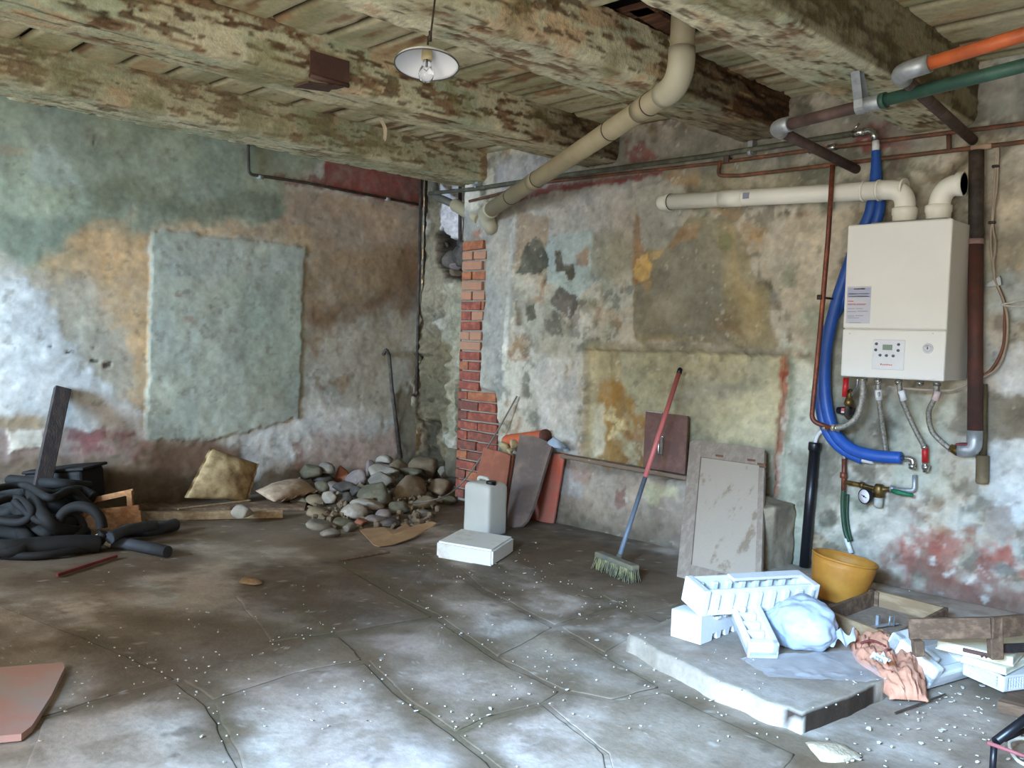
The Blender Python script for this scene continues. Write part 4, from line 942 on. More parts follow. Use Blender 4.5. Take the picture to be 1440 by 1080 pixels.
# ---------------------------------------------------------------- boiler plumbing
def hose(pts): return [WR(x, y, d) for x, y, d in pts]
T_ = thing('blue_hose', 'blue insulated hose hanging beside the boiler from the ceiling valve', 'hose', WR(1160, 600, .08))
h1 = hose([(1232, 212, .06), (1232, 235, .06), (1231, 258, .06), (1224, 300, .07), (1206, 340, .08), (1178, 420, .08), (1162, 490, .08), (1160, 550, .08), (1170, 600, .08), (1192, 628, .09), (1225, 640, .09), (1268, 644, .07)])
sub('tube', T_, blue_hose, lambda b: b.tube(h1, [.022, .026, .034]+[.032]*9, 16, sub=6))
sub('top_sleeve', T_, white_plastic, lambda b: b.tube(hose([(1231.5, 198, .06), (1232, 214, .06)]), .019, 12), 'white sleeve at top')
c = WR(1268, 644, .07); sub('end_elbow', T_, chrome, lambda b: b.tube(bent([c-Vector((.02, 0, 0)), WR(1284, 645, .07), WR(1284, 660, .07)], .02, 5), .014, 10).tube([WR(1283, 652, .07), WR(1283, 659, .07)], .02, 6), 'nickel elbow')
T_ = thing('second_blue_hose', 'second blue hose running behind the first, ending in white sleeve', 'hose', WR(1158, 600, .05))
h2 = hose([(1236, 262, .05), (1236, 300, .06), (1218, 340, .06), (1186, 420, .06), (1158, 480, .06), (1152, 550, .06), (1160, 600, .06), (1182, 630, .06), (1213, 646, .05)])
sub('tube', T_, blue_hose, lambda b: b.tube(h2, .028, 16, sub=6))
sub('end_sleeve', T_, white_plastic, lambda b: b.tube(hose([(1211, 645, .05), (1229, 648, .05)]), .020, 12), 'white end sleeve')
sub('end_fitting', T_, chrome, lambda b: b.tube(bent(hose([(1227, 647.5, .05), (1246, 650, .05), (1247, 640, .03)]), .02, 5), .012, 10), 'metal end fitting')
T_ = thing('copper_drop_pipe', 'vertical copper pipe left of the blue hoses, bent at its foot', 'pipe', WR(1142, 595, .24))
cpp = hose([(1171, 236, .06), (1167, 330, .245), (1155, 480, .20), (1141, 592, .14)])
cpp = [WR(1171, 232, .25), WR(1165, 330, .25), WR(1153, 470, .24), WR(1141, 592, .22)]
sub('tube', T_, copper, lambda b: b.tube(bent(cpp+[WR(1168, 602, .20)], .04, 7), .013, 12))
q = WR(1154, 418, .245); sub('clip', T_, dark_pipe, lambda b: b.tube([q-Vector((0, 0, .012)), q+Vector((0, 0, .012))], .019, 12).tube([q, q+Vector((0, .24, 0))], .006, 8))
sub('ferrule', T_, mat('pale_brass', (206, 186, 150), .4, .4), lambda b: b.tube(hose([(1158, 600, .20), (1162, 601, .20)]), .018, 10).tube(hose([(1170, 601, .20), (1174, 602, .20)]), .018, 10), 'pale brass ferrules')
def flex(label, pts, sleeve=None, r=.013):
    T_ = thing('flexible_hose', label, 'hose', pts[-1], 'braided steel hoses under the boiler')
    sub('braid', T_, steel_braid, lambda b: b.tube(pts, r, 12, sub=6))
    sub('nut', T_, chrome, lambda b: b.tube([pts[0], pts[0].lerp(pts[1], .12)], r*1.4, 6))
    sub('end_nut', T_, chrome, lambda b: b.tube([pts[-1], pts[-1].lerp(pts[-2], .12)], r*1.4, 6))
    if sleeve: sub('sleeve', T_, sleeve[0], lambda b: b.tube(sleeve[1], r*1.35, 12), sleeve[2])
flex('thick steel hose curving from boiler to the bent copper pipe foot', hose([(1213, 533, .19), (1213, 558, .20), (1205, 585, .20), (1192, 597, .20), (1176, 602, .20)]), None, .017)
flex('straight braided hose dropping to the end of second blue hose', hose([(1235, 537, .17), (1236, 560, .16), (1241, 600, .10), (1246, 640, .05)]), (white_plastic, hose([(1235, 548, .165), (1236, 562, .155)]), 'white plastic sleeve'))
flex('slanting braided hose ending at the red handled valve', hose([(1264, 534, .17), (1268, 560, .16), (1285, 600, .11), (1301, 630, .07)]), (white_plastic, hose([(1267, 549, .165), (1271, 563, .155)]), 'white plastic sleeve'))
flex('curved braided hose from boiler right end to the grey steel tap', hose([(1318, 538, .17), (1314, 560, .17), (1306, 580, .15), (1310, 605, .12), (1325, 622, .10), (1338, 632, .09)]), (mat('pink_plastic', (214, 188, 182), .6), hose([(1319, 550, .17), (1315, 563, .17)]), 'pinkish plastic sleeve'))
T_ = thing('shutoff_valve', 'small angle valve with red sleeve handle under the boiler', 'valve', WR(1302, 660, .06))
sub('red_sleeve', T_, red_plastic, lambda b: b.tube(hose([(1301, 627, .07), (1301, 650, .065)]), .016, 10), 'red sleeve')
sub('body', T_, chrome, lambda b: b.tube(hose([(1301, 648, .065), (1302, 664, .06)]), .015, 10).tube(hose([(1302, 654, .06), (1302, 660, .06)]), .021, 6).tube([WR(1302, 658, .06), WR(1302, 658, -.02)], .012, 8))
T_ = thing('gas_cock', 'brass gas valve with a red lever handle under boiler left end', 'valve', WR(1194, 565, .12))
sub('lever', T_, red_plastic, lambda b: b.tube(hose([(1190, 531, .20), (1189, 545, .20), (1187, 558, .20)]), [.015, .016, .012], 8), 'red lever')
sub('body', T_, brass, lambda b: b.tube(hose([(1196, 548, .14), (1193, 565, .13)]), .016, 10).tube(hose([(1195, 562, .13), (1192, 570, .13)]), .024, 6))
sub('feed_tube', T_, chrome, lambda b: b.tube(hose([(1206, 532, .17), (1205, 545, .16), (1199, 553, .14), (1194, 560, .13)]), .009, 8, sub=4))
sub('back_tube', T_, dark_pipe, lambda b: b.tube(bent(hose([(1192, 570, .13), (1190, 584, .12), (1200, 592, .02)]), .03, 5), .014, 8))
T_ = thing('filter_body', 'small black filter with red and white label behind the hoses', 'valve', WR(1185, 583, .1))
c = WR(1192, 578, .09); sub('body', T_, black_pvc, lambda b: b.tube([c-Vector((.06, 0, 0)), c-Vector((.055, 0, 0)), c+Vector((.02, 0, 0)), c+Vector((.03, 0, 0))], [.012, .018, .026, .014], 12).tube([c, c+Vector((0, .1, 0))], .014, 8))
sub('label', T_, print_red, lambda b: b.box(c+Vector((.0, -.026, .002)), (.045, .006, .026)), 'red and white label')
sub('label_edge', T_, label_paper, lambda b: b.box(c+Vector((.0, -.0268, -.006)), (.045, .006, .009)))
# tap body, thick pipes and drain to the right of the boiler
T_ = thing('red_oxide_pipe', 'thick vertical steel pipe right of boiler, oxide red below, dark above', 'pipe', WR(1371, 610, .08))
u0, u1, u2 = WR(1373, 212, .08), WR(1372, 340, .08), WR(1371, 608, .08); u1 = u0.lerp(u2, (u0[2]-u1[2])/(u0[2]-u2[2]))
sub('upper_tube', T_, dark_pipe, lambda b: b.tube([u0, u1], .034, 18), 'dark grey upper length')
sub('lower_tube', T_, rust_pipe, lambda b: b.tube([u1, u2], .034, 18), 'oxide red lower length')
sub('seam_ring', T_, mat('pink_tape', (150, 120, 112), .8), lambda b: b.tube([u1-Vector((0, 0, .012)), u1+Vector((0, 0, .014))], .0355, 18), 'pale ring')
u3 = WR(1370, 634, .08)
sub('bottom_elbow', T_, galv, lambda b: b.tube(bent([u2+Vector((0, 0, .01)), u3, u3+Vector((-.07, -.0, 0))], .04, 6), .036, 16), 'grey elbow at the foot')
sub('tap', T_, brass, lambda b: b.tube(hose([(1356, 634, .085), (1346, 634, .088), (1336, 629, .09)]), [.022, .026, .018], 12))
c = WR(1353, 625, .10); sub('tap_handle', T_, mat('maroon_plastic', (110, 40, 46), .5), lambda b: b.box(c, (.06, .02, .014), Matrix.Translation(c)@Matrix.Rotation(R_(-8), 4, 'Y')@Matrix.Translation(-c), .004).tube([c, c-Vector((0, 0, .03))], .007, 8), 'maroon handle')
T_ = thing('olive_pipe', 'short olive brown pipe end behind the thick oxide red pipe', 'pipe', WR(1382, 680, .03))
o0, o1, o2_ = WR(1383, 540, .03), WR(1382, 640, .035), WR(1381, 680, .04); 
sub('tube', T_, mat('olive_pipe_paint', (110, 96, 66), .7, 0, .2, 10, .2, (80, 70, 50)), lambda b: b.tube([o0, o1], .018, 12))
sub('sleeve', T_, mat('pale_olive_paint', (132, 116, 86), .7, 0, .2, 10, .2, (104, 90, 66)), lambda b: b.tube([o1, o1-Vector((0, 0, .004)), o2_+Vector((0, 0, .01)), o2_], [.022, .030, .030, .026], 14), 'wider pale end sleeve')
T_ = thing('black_drain_pipe', 'black plastic drain pipe standing against the wall by the yellow tub', 'drain pipe', WR(1131, 796, .10))
k0, k1 = WR(1146, 622, .05), WR(1131, 797, .06)
sub('tube', T_, black_pvc, lambda b: b.tube([k0, k1], .028, 18))
sub('socket', T_, black_pvc, lambda b: b.tube([k0, k0.lerp(k1, .01), k0.lerp(k1, .06), k0.lerp(k1, .07)], [.031, .034, .034, .029], 18))
sub('white_inlet', T_, white_plastic, lambda b: b.tube(hose([(1146, 624, .05), (1150, 612, .06), (1158, 604, .07), (1163, 598, .06)]), .010, 8, sub=4), 'thin white inlet tube')
# water group with gauge
T_ = thing('pressure_reducer', 'brass pressure reducer with round white gauge on the wall', 'water valve', WR(1236, 700, .08))
wv = [WR(1188, 678, .06), WR(1210, 682, .06), WR(1232, 688, .06), WR(1252, 688, .06)]
sub('inlet_pipe', T_, brass, lambda b: b.tube(wv, .013, 12).tube([wv[1], wv[1]+Vector((.02, 0, 0))], .019, 6))
c = WR(1236, 690, .06); sub('body', T_, brass, lambda b: b.lathe([(.0, .035), (.018, .035), (.026, .02), (.030, -.03), (.022, -.036), (0, -.036)], 16, Matrix.Translation(c)))
c2b = c+Vector((0, 0, -.036)); sub('cap', T_, mat('grey_plastic', (176, 176, 164), .6), lambda b: b.lathe([(0, 0), (.024, 0), (.021, -.05), (0, -.052)], 16, Matrix.Translation(c2b)), 'grey plastic cap')
gc = WR(1215, 698, .115)
Mg = Matrix.Translation(gc)@Matrix.Rotation(R_(90), 4, 'X')@Matrix.Rotation(R_(-18), 4, 'Y')
gg = sub('gauge', T_, black_pvc, lambda b: b.lathe([(0, -.03), (.036, -.03), (.040, -.025), (.040, 0), (.036, .002), (.035, -.003), (0, -.003)], 24, Mg).tube([gc+Vector((.02, .02, 0)), c], .007, 8), 'round gauge')
sub('dial', gg, dial_white, lambda b: b.lathe([(0, -.004), (.035, -.004), (.035, -.001), (0, -.001)], 24, Mg))
sub('needle', gg, black_pvc, lambda b: b.box((0, 0, .001), (.034, .004, .001), Mg@Matrix.Rotation(R_(-20), 4, 'Z')).lathe([(0, 0), (.005, 0), (.005, .003), (0, .003)], 10, Mg))
sub('green_lever', T_, mat('green_plastic', (36, 112, 76), .5), lambda b: b.tube(hose([(1254, 690, .075), (1262, 692, .08), (1284, 697, .08)]), [.010, .014, .009], 8), 'green lever handle')
sub('outlet', T_, galv, lambda b: b.tube(bent(hose([(1252, 688, .06), (1286, 690, .05), (1286, 668, .05)]), .02, 5), .012, 10).tube(hose([(1252, 687, .06), (1258, 688, .06)]), .018, 6))
sub('riser', T_, copper, lambda b: b.tube(hose([(1187, 645, .05), (1187, 664, .05), (1186, 690, .05)]), .013, 10).tube(hose([(1186, 664, .05), (1186, 672, .05)]), .019, 8))
sub('top_hose', T_, steel_braid, lambda b: b.tube(hose([(1187, 648, .05), (1187, 642, .05), (1182, 634, .05), (1175, 626, .05)]), .010, 8, sub=4))
T_ = thing('green_tube', 'thin dark green tube hanging below the brass pressure reducer', 'hose', WR(1192, 778, .04))
gt = hose([(1186, 688, .05), (1185, 715, .05), (1188, 745, .05), (1194, 762, .05)])
sub('tube', T_, mat('dark_green_rubber', (44, 74, 52), .5), lambda b: b.tube(gt, .012, 10, sub=5))
sub('back_tube', T_, mat('dark_green_rubber', (44, 74, 52), .5), lambda b: b.tube(hose([(1192, 695, .02), (1191, 725, .025), (1194, 748, .03), (1197, 760, .045)]), .009, 10, sub=5))
sub('white_tip', T_, white_plastic, lambda b: b.tube(hose([(1190, 757, .05), (1197, 778, .05)]), .013, 10), 'white tip')
# wiring right of the boiler
wire_m = mat('pale_cable', (176, 160, 140), .6, 0, .15, 8, .1); wire_w = mat('white_cable', (214, 210, 196), .5); wire_b = mat('brown_cable', (128, 84, 64), .6)
T_ = thing('cable_run', 'loose pale and brown cables hanging on the wall right of boiler', 'cable', WR(1410, 440, .03))
sub('pale_cable', T_, wire_m, lambda b: b.tube(hose([(1402, 205, .03), (1399, 250, .03), (1395, 310, .03), (1393, 345, .03), (1398, 380, .03), (1399, 392, .03), (1410, 420, .03), (1417, 450, .03), (1414, 490, .03), (1400, 520, .05), (1370, 535, .06), (1340, 548, .10), (1300, 548, .14), (1250, 544, .15)]), .006, 8, sub=5))
sub('thin_cable', T_, wire_m, lambda b: b.tube(hose([(1404, 205, .03), (1402, 260, .03), (1396, 312, .03), (1400, 345, .03), (1396, 375, .03), (1400, 392, .03)]), .005, 8, sub=5))
sub('brown_cable', T_, wire_b, lambda b: b.tube(hose([(1400, 396, .02), (1412, 425, .025), (1413, 455, .025), (1410, 490, .03), (1392, 522, .05), (1368, 532, .06)]), .008, 8, sub=5), 'brown cable')
sub('side_loop', T_, wire_w, lambda b: b.tube(hose([(1460, 416, .05), (1440, 421, .05), (1420, 426, .04), (1408, 428, .03), (1425, 431, .04), (1460, 428, .05)]), .004, 8, sub=5), 'white side cable')
c = WR(1400, 397, .02); sub('wall_plate', T_, galv, lambda b: b.prism([(-.05, -.02), (.02, .03), (.03, -.012), (.01, -.02)], .012, Matrix.Translation(c)@Matrix.Rotation(R_(90), 4, 'X')))
for x, y in ((1400, 234), (1395, 313)): c = WR(x, y, .03); sub('clip', T_, dark_pipe, lambda b: b.box(c, (.03, .02, .014), None, .003))

# ---------------------------------------------------------------- pendant lamp and small ceiling things
lc = PD(600, 92, 3.12)
T_ = thing('pendant_lamp', 'white enamel pendant lamp shade with a clear bulb on a cord', 'lamp', lc)
tilt = Matrix.Translation(lc)@Matrix.Rotation(R_(-11), 4, cr)@Matrix.Scale(.92, 4)
sub('shade', T_, white_enamel, lambda b: b.lathe([(.026, .058), (.04, .050), (.075, .034), (.115, .010), (.122, 0), (.1225, .003), (.118, .013), (.077, .038), (.042, .055), (.026, .064)], 40, tilt))
sub('rim', T_, mat('dark_rim', (70, 72, 76), .5), lambda b: b.tube([tilt@Vector((.1225*math.cos(t), .1225*math.sin(t), .001)) for t in np.linspace(0, 2*math.pi, 41)], .0022, 6), 'dark rim')
sub('socket', T_, mat('cream_socket', (196, 178, 130), .5), lambda b: b.lathe([(0, .075), (.020, .072), (.022, .03), (.019, .02), (0, .02)], 18, tilt), 'cream lamp holder')
sub('bulb', T_, bulb_glass, lambda b: b.lathe([(.013, .022), (.015, .005), (.026, -.018), (.030, -.036), (.026, -.054), (.013, -.065), (0, -.067)], 20, tilt), 'clear glass bulb')
sub('filament', T_, grey_metal, lambda b: b.tube([tilt@Vector((0, 0, .02)), tilt@Vector((0, 0, -.015))], .003, 6).tube([tilt@Vector((-.008, 0, -.02)), tilt@Vector((0, 0, -.028)), tilt@Vector((.008, 0, -.02))], .001, 5))
sub('cord', T_, mat('lamp_cord', (62, 52, 40), .7), lambda b: b.tube([tilt@Vector((0, 0, .07)), tilt@Vector((.001, 0, .12)), PD(605, 52, 3.12), PD(611, 4, 3.10), FL(612, -3, 2.505)], .0035, 8, sub=4))
c = PD(605, 52, 3.12); sub('cord_joint', T_, mat('lamp_cord', (62, 52, 40), .7), lambda b: b.tube([c+Vector((0, 0, .02)), c-Vector((0, 0, .015))], .006, 8))
bx = BEAMS[1]; q = hit(462, 118, 0, bx[1]+.012); qy = q[1]
def brk_(b):
    b.box((bx[1]+.020, qy, bx[2]+.075), (.006, .22, .12)); b.box((bx[1]-.04, qy-.02, bx[2]-.004), (.13, .20, .006), Matrix.Translation((bx[1]-.04, qy, bx[2]-.01))@Matrix.Rotation(R_(6), 4, 'X')@Matrix.Translation((-(bx[1]-.04), -qy, -(bx[2]-.01))))
    b.tube([(bx[1]+.02, qy-.11, bx[2]+.018), (bx[1]+.02, qy+.11, bx[2]+.018)], .012, 8)
single('sheet_bracket', brown_metal, brk_, 'folded brown sheet metal plate nailed round the beam edge', 'bracket')
q = hit(537, 178, 2, 2.49); single('paint_flake', mat('flake', (186, 168, 140), .9), lambda b: b.grid(lambda u, v: Vector((q[0]+.03*math.sin(v*3)+.035*(u-.5), q[1]+.03*(v-.5), q[2]+.045-.12*v+.01*math.sin(u*6))), 5, 8), 'loose flake of paint hanging from the beam underside', 'paint flake')
q = WL(168, 167, .0); single('wall_hook', dark_pipe, lambda b: b.tube([q+Vector((-.01, 0, .01)), q+Vector((.03, -.012, -.005)), q+Vector((.04, 0, -.012)), q+Vector((.035, .02, .004)), q+Vector((-.01, .035, .01))], .005, 6, sub=4), 'small rusty hook in the left wall under the beam', 'hook')

# ---------------------------------------------------------------- corner: stones in the hole
def rock(c, d, seed, yaw=0, cuts=5, tilt_=0):
    bm = bmesh.new(); bmesh.ops.create_icosphere(bm, subdivisions=3, radius=1.0); r = random.Random(seed)
    pl_ = []
    for k in range(cuts+7):
        n = Vector((r.gauss(0, 1), r.gauss(0, 1), r.gauss(0, 1))).normalized(); pl_.append((n, r.uniform(.55, .86)))
    P = np.array([v.co[:] for v in bm.verts]); 
    for n, k in pl_:
        s_ = P@np.array(n); ov = np.maximum(s_-k, 0); P = P-ov[:, None]*np.array(n)*.97
    nn = fbm(P[:, 0]*1.6+seed, P[:, 1]*1.6, P[:, 2]*1.6, 4, seed)-.5; P = P*(1+nn*.16)[:, None]
    M = Matrix.Translation(c)@Euler((tilt_, r.uniform(-.15, .15), yaw)).to_matrix().to_4x4()@Matrix.Diagonal((d[0]/2/.86, d[1]/2/.86, d[2]/2/.86, 1))
    b = MB(); 
    for v, p in zip(bm.verts, P): v.co = Vector(p)
    b.addbm(bm, True, M); bm.free(); return b
stone_mats = {'grey': mat('grey_stone', (146, 134, 118), .9, 0, .2, 6, .5, (108, 100, 90)), 'pale': mat('pale_stone', (178, 168, 154), .9, 0, .15, 7, .5, (146, 134, 120)), 'brown': mat('brown_stone', (140, 120, 94), .9, 0, .2, 6, .5, (108, 90, 70)), 'olive': mat('olive_stone', (126, 116, 94), .9, 0, .2, 6, .5, (88, 82, 66)), 'dark': mat('dark_stone', (104, 94, 84), .9, 0, .2, 6, .5, (66, 60, 56)), 'brick': mat('brick_rubble', (172, 112, 84), .9, 0, .2, 6, .5, (134, 82, 62)), 'mauve': mat('mauve_stone', (150, 134, 122), .9, 0, .2, 6, .5, (118, 104, 100))}
for x, y, w, h, k in ((624, 343, 26, 26, 'dark'), (630, 366, 40, 28, 'dark'), (652, 360, 40, 34, 'dark'), (636, 386, 46, 24, 'brown'), (655, 342, 26, 18, 'dark'), (645, 372, 30, 16, 'mauve')):
    c = hit(x, y, 1, RY+.13); s_ = 7.2/1250
    mk('stone', rock(c, (w*s_, .14, h*s_), x+y, 0, 4), stone_mats[k], 'wall_corner')

# ---------------------------------------------------------------- rubble heap: every stone its own thing
heap = [  # px, py (centre), width px, height px, z of centre, colour, label
 (437, 663, 26, 20, .15, 'olive', 'dark olive stone with pale top at the left end of the rubble heap'),
 (458, 660, 24, 16, .17, 'grey', 'grey stone near wall beside the dark olive one on the heap'),
 (479, 670, 20, 26, .13, 'brick', 'orange brick fragment leaning among the grey stones'),
 (503, 672, 30, 24, .14, 'mauve', 'rounded mauve grey stone beside the orange brick fragment'),
 (456, 672, 30, 16, .10, 'dark', 'dark flat stone under the grey stone near the wall'),
 (520, 660, 14, 22, .2, 'mauve', 'narrow mauve stone standing against the wall behind the heap'),
 (540, 664, 40, 22, .2, 'pale', 'pale rough stone near the top of the heap'),
 (543, 647, 26, 12, .27, 'pale', 'pale pointed sliver sticking up on top of the heap'),
 (560, 657, 30, 20, .22, 'brown', 'brown stone on top of the heap below the iron bar'),
 (597, 656, 38, 32, .22, 'brown', 'big pointed brown boulder at the back of the heap'),
 (581, 664, 38, 14, .18, 'olive', 'flat olive stone in front of the pointed brown boulder'),
 (623, 664, 16, 14, .18, 'grey', 'small grey stone right of the pointed brown boulder'),
 (638, 652, 24, 40, .12, 'olive', 'upright olive stone wedged against the brick pier'),
 (536, 678, 34, 24, .16, 'grey', 'rounded grey stone in the middle of the heap'),
 (577, 689, 50, 34, .12, 'brown', 'large flat-topped tan boulder right of centre of the heap'),
 (525, 697, 50, 38, .10, 'olive', 'large dark green boulder in the centre of the heap front'),
 (620, 686, 34, 22, .12, 'brown', 'slab-shaped brown stone right of the flat-topped boulder'),
 (634, 678, 30, 12, .16, 'dark', 'dark flat stone lying at the foot of the brick pier'),
 (464, 700, 19, 20, .10, 'pale', 'egg-shaped pale cobble at the left of the heap'),
 (484, 686, 28, 14, .13, 'dark', 'dark reddish stone above the egg-shaped cobble'),
 (468, 684, 24, 14, .12, 'mauve', 'mauve stone left above the egg-shaped cobble'),
 (452, 687, 22, 18, .10, 'olive', 'olive stone between lying sack and egg-shaped cobble'),
 (484, 702, 30, 18, .07, 'dark', 'dark stone right of the egg-shaped cobble'),
 (501, 691, 18, 16, .12, 'dark', 'small dark stone left of the dark green boulder'),
 (447, 704, 30, 12, .04, 'brown', 'flat brown stone in front of the lying sack'),
 (424, 703, 34, 10, .03, 'olive', 'thin olive stone flat on floor before the lying sack'),
 (516, 710, 40, 14, .09, 'pale', 'long pale stone lying across the front of the dark green boulder'),
 (562, 714, 26, 24, .06, 'olive', 'squarish olive block right of the long pale stone'),
 (495, 720, 38, 24, .06, 'pale', 'chunky pale stone at the front of the heap'),
 (452, 720, 46, 14, .03, 'brown', 'flat tan stone lying left of the chunky pale stone'),
 (447, 738, 40, 16, .035, 'grey', 'wide flat grey stone lying in front at left of heap'),
 (480, 736, 30, 14, .03, 'olive', 'small olive stone beside the wide flat grey stone'),
 (491, 742, 20, 14, .035, 'grey', 'rounded grey pebble-like stone nearest the cardboard'),
 (467, 750, 28, 12, .03, 'grey', 'frontmost grey cobble of the heap'),
 (529, 731, 28, 12, .035, 'mauve', 'flat mauve stone behind the cardboard piece'),
 (549, 735, 26, 14, .04, 'dark', 'dark block lying on the back of the cardboard piece'),
 (508, 735, 16, 12, .04, 'brick', 'small reddish brick bit beside the cardboard piece'),
 (540, 723, 26, 12, .06, 'mauve', 'thin mauve stone under the dark green boulder'),
 (598, 708, 30, 18, .05, 'brown', 'brown stone beneath the slab-shaped stone at right'),
 (634, 702, 22, 12, .06, 'olive', 'small olive stone by the bent rod at heap right end'),
 (600, 722, 24, 10, .03, 'grey', 'low grey stone at the right foot of the heap'),
 (340, 723, 0, 0, 0, 'grey', '')]
for i, (x, y, w, h, z, k, lb) in enumerate(heap):
    if not w: continue
    z = max(z*.72, .02); c = FL(x, y, z)
    if c[1] > .22: c = hit(x, y, 1, .22)
    if c[0] < .12: c = hit(x, y, 0, .12)
    dist = (c-Vector(CAM)).dot(Vector(CF)); s_ = dist/F
    n = mk('stone', rock(c, (w*s_*1.08, w*s_*.95, max(h*s_*1.08, .03)), 500+i*3, R_(45)+rnd.uniform(-.4, .4), 5, 0), stone_mats[k], None, (c[0], c[1], 0)); tag(n, lb, 'stone', 'loose stones of the rubble heap in the corner')
def fill(b):   # the small rubble under the stones, nobody could count it
    r = random.Random(3)
    for k in range(420):
        x, y = r.uniform(415, 645), r.uniform(655, 745)
        t = (745-y)/90
        if abs(x-525) > 120*(.55+.45*t)+10: continue
        c = FL(x, y, .0)
        if c[1] > .3 or c[0] < .05: continue
        hgt = .16*max(0, 1-abs(x-545)/130)*min(1, t*1.3); c[2] = hgt*r.uniform(.3, .9)+.008
        s_ = r.uniform(.02, .06); M = Matrix.Translation(c)@Euler((r.uniform(0, 3), r.uniform(0, 3), r.uniform(0, 3))).to_matrix().to_4x4()
        b.box((0, 0, 0), (s_, s_*r.uniform(.6, 1), s_*r.uniform(.4, .8)), M, s_*.12)
tag(single('rubble', stone_mats['brown'], fill, 'small broken rubble and earth under the stones in the corner', 'rubble'), kind='stuff')

# iron bar with a hooked top
T_ = thing('iron_bar', 'rusty iron bar with hooked top leaning on the left wall by the stones', 'iron bar', WL(562, 645, .12))
ib = [WL(540, 497, .03), WL(543, 492, .05), WL(547, 498, .05), WL(551, 545, .07), WL(563, 645, .16)]
sub('bar', T_, dark_pipe, lambda b: b.tube([ib[2], ib[3], ib[4]], [.016, .017, .022], 10))
sub('hook', T_, dark_pipe, lambda b: b.tube([ib[0]-Vector((0, .01, .01)), ib[0], ib[1], ib[2]], .015, 10, sub=4))
# bent thin rod in front of the brick pier
pipe('bent_rod', 'thin bent grey rod curving from the rubble up past the tiles', [FL(580, 708, .06), FL(620, 700, .10), WR(645, 684, .2), WR(672, 650, .14), WR(700, 605, .10), WR(727, 557, .03)], .006, mat('grey_wire', (128, 118, 108), .6), 'rod', sub_=6)

# ---------------------------------------------------------------- sacks
def sack(name, label, cat, corners, th, seed, m, nrm):
    """pillow-like full sack spanned over four corner points"""
    c00, c10, c11, c01 = [Vector(c) for c in corners]; nrm = Vector(nrm).normalized()
    T_ = thing(name, label, cat, min(corners, key=lambda p: p[2])); b = MB(); N = 26
    for sgn in (1, -1):
        def f(u, v):
            p = c00.lerp(c10, u).lerp(c01.lerp(c11, u), v)
            e = (max(0, math.sin(math.pi*u))**.55)*(max(0, math.sin(math.pi*v))**.55)
            n = float(fbm(np.array([u*3.1+seed]), np.array([v*3.1]), sgn*2.0, 4, seed)[0])-.5
            wr = float(fbm(np.array([u*9+seed]), np.array([v*9]), sgn*2.0, 3, seed+4)[0])-.5
            pin = (1-e)*.05
            cc = (c00+c10+c11+c01)/4
            return p+(cc-p)*pin*0+nrm*sgn*th*.5*(e+(.35*n+.18*wr)*min(1, e*2))
        b.grid(f, N, N)
    sub('sack_body', T_, m, lambda bb: (bb.v.extend(b.v), bb.f.extend(b.f), bb.sm.extend(b.sm)))
    for a_, b_ in ((c00, c01), (c10, c11)):
        n = (c10-c00).normalized()*(.014 if a_ is c10 else -.014)
        def ruffle(bb):
            def f(u, v):
                return a_.lerp(b_, u)-n*.6+n*v*1.6+nrm*(.010*math.sin(u*24+seed)*v)
            bb.grid(f, 26, 3)
        sub('sewn_end', T_, m, ruffle)
sack('leaning_sack', 'tan cement sack propped upright against the left wall', 'sack', [WL(262, 700, .28), WL(346, 705, .30), WL(362, 652, .13), WL(298, 630, .10)], .15, 3, sack_mat, (1, -.2, .45))
sack('lying_sack', 'small pinkish tan sack lying flat beside the rubble heap', 'sack', [FL(358, 690, .08), FL(386, 706, .055), FL(446, 690, .07), FL(422, 672, .12)], .14, 8, sack_mat2, (.35, -.2, 1))

# ---------------------------------------------------------------- timber on the floor at the left
def bar(name, label, cat, a_, b_, w, h, m, up=(0, 0, 1), group=None, bev=.003):
    a_, b_ = Vector(a_), Vector(b_); M = frame(a_, b_-a_, up); L_ = (b_-a_).length
    return single(name, m, lambda b: b.box((L_/2, 0, 0), (L_, w, h), M, bev), label, cat, group, a_)
bar('wood_batten', 'pale square batten lying on the floor with a stone on it', 'plank', FL(205, 726, .03), FL(398, 722, .03), .055, .055, wood_pale)
bar('wood_board', 'wide grey board lying on floor behind the pale batten', 'plank', FL(140, 712, .012), FL(430, 712, .012), .22, .022, wood_brown)
bar('thin_lath', 'thin reddish lath lying across the wide grey board', 'lath', FL(250, 716, .06), FL(352, 704, .06), .02, .014, wood_pale)
n = mk('stone', rock(FL(342, 720, .075), (.16, .13, .09), 77, .3, 5), stone_mats['grey'], None, FL(342, 722, .05)); tag(n, 'lone grey lump of mortar resting on the pale batten', 'stone')
a_ = WL(88, 546, .03); b2 = WL(52, 690, .38); b2[2] = .12
single('leaning_plank', wood_dark, lambda b: b.box(((b2-a_).length/2, 0, 0), ((b2-a_).length, .10, .05), frame(a_, b2-a_, (1, 0, .4)), .004), 'dark stained plank leaning on left wall above the black hoses', 'plank')
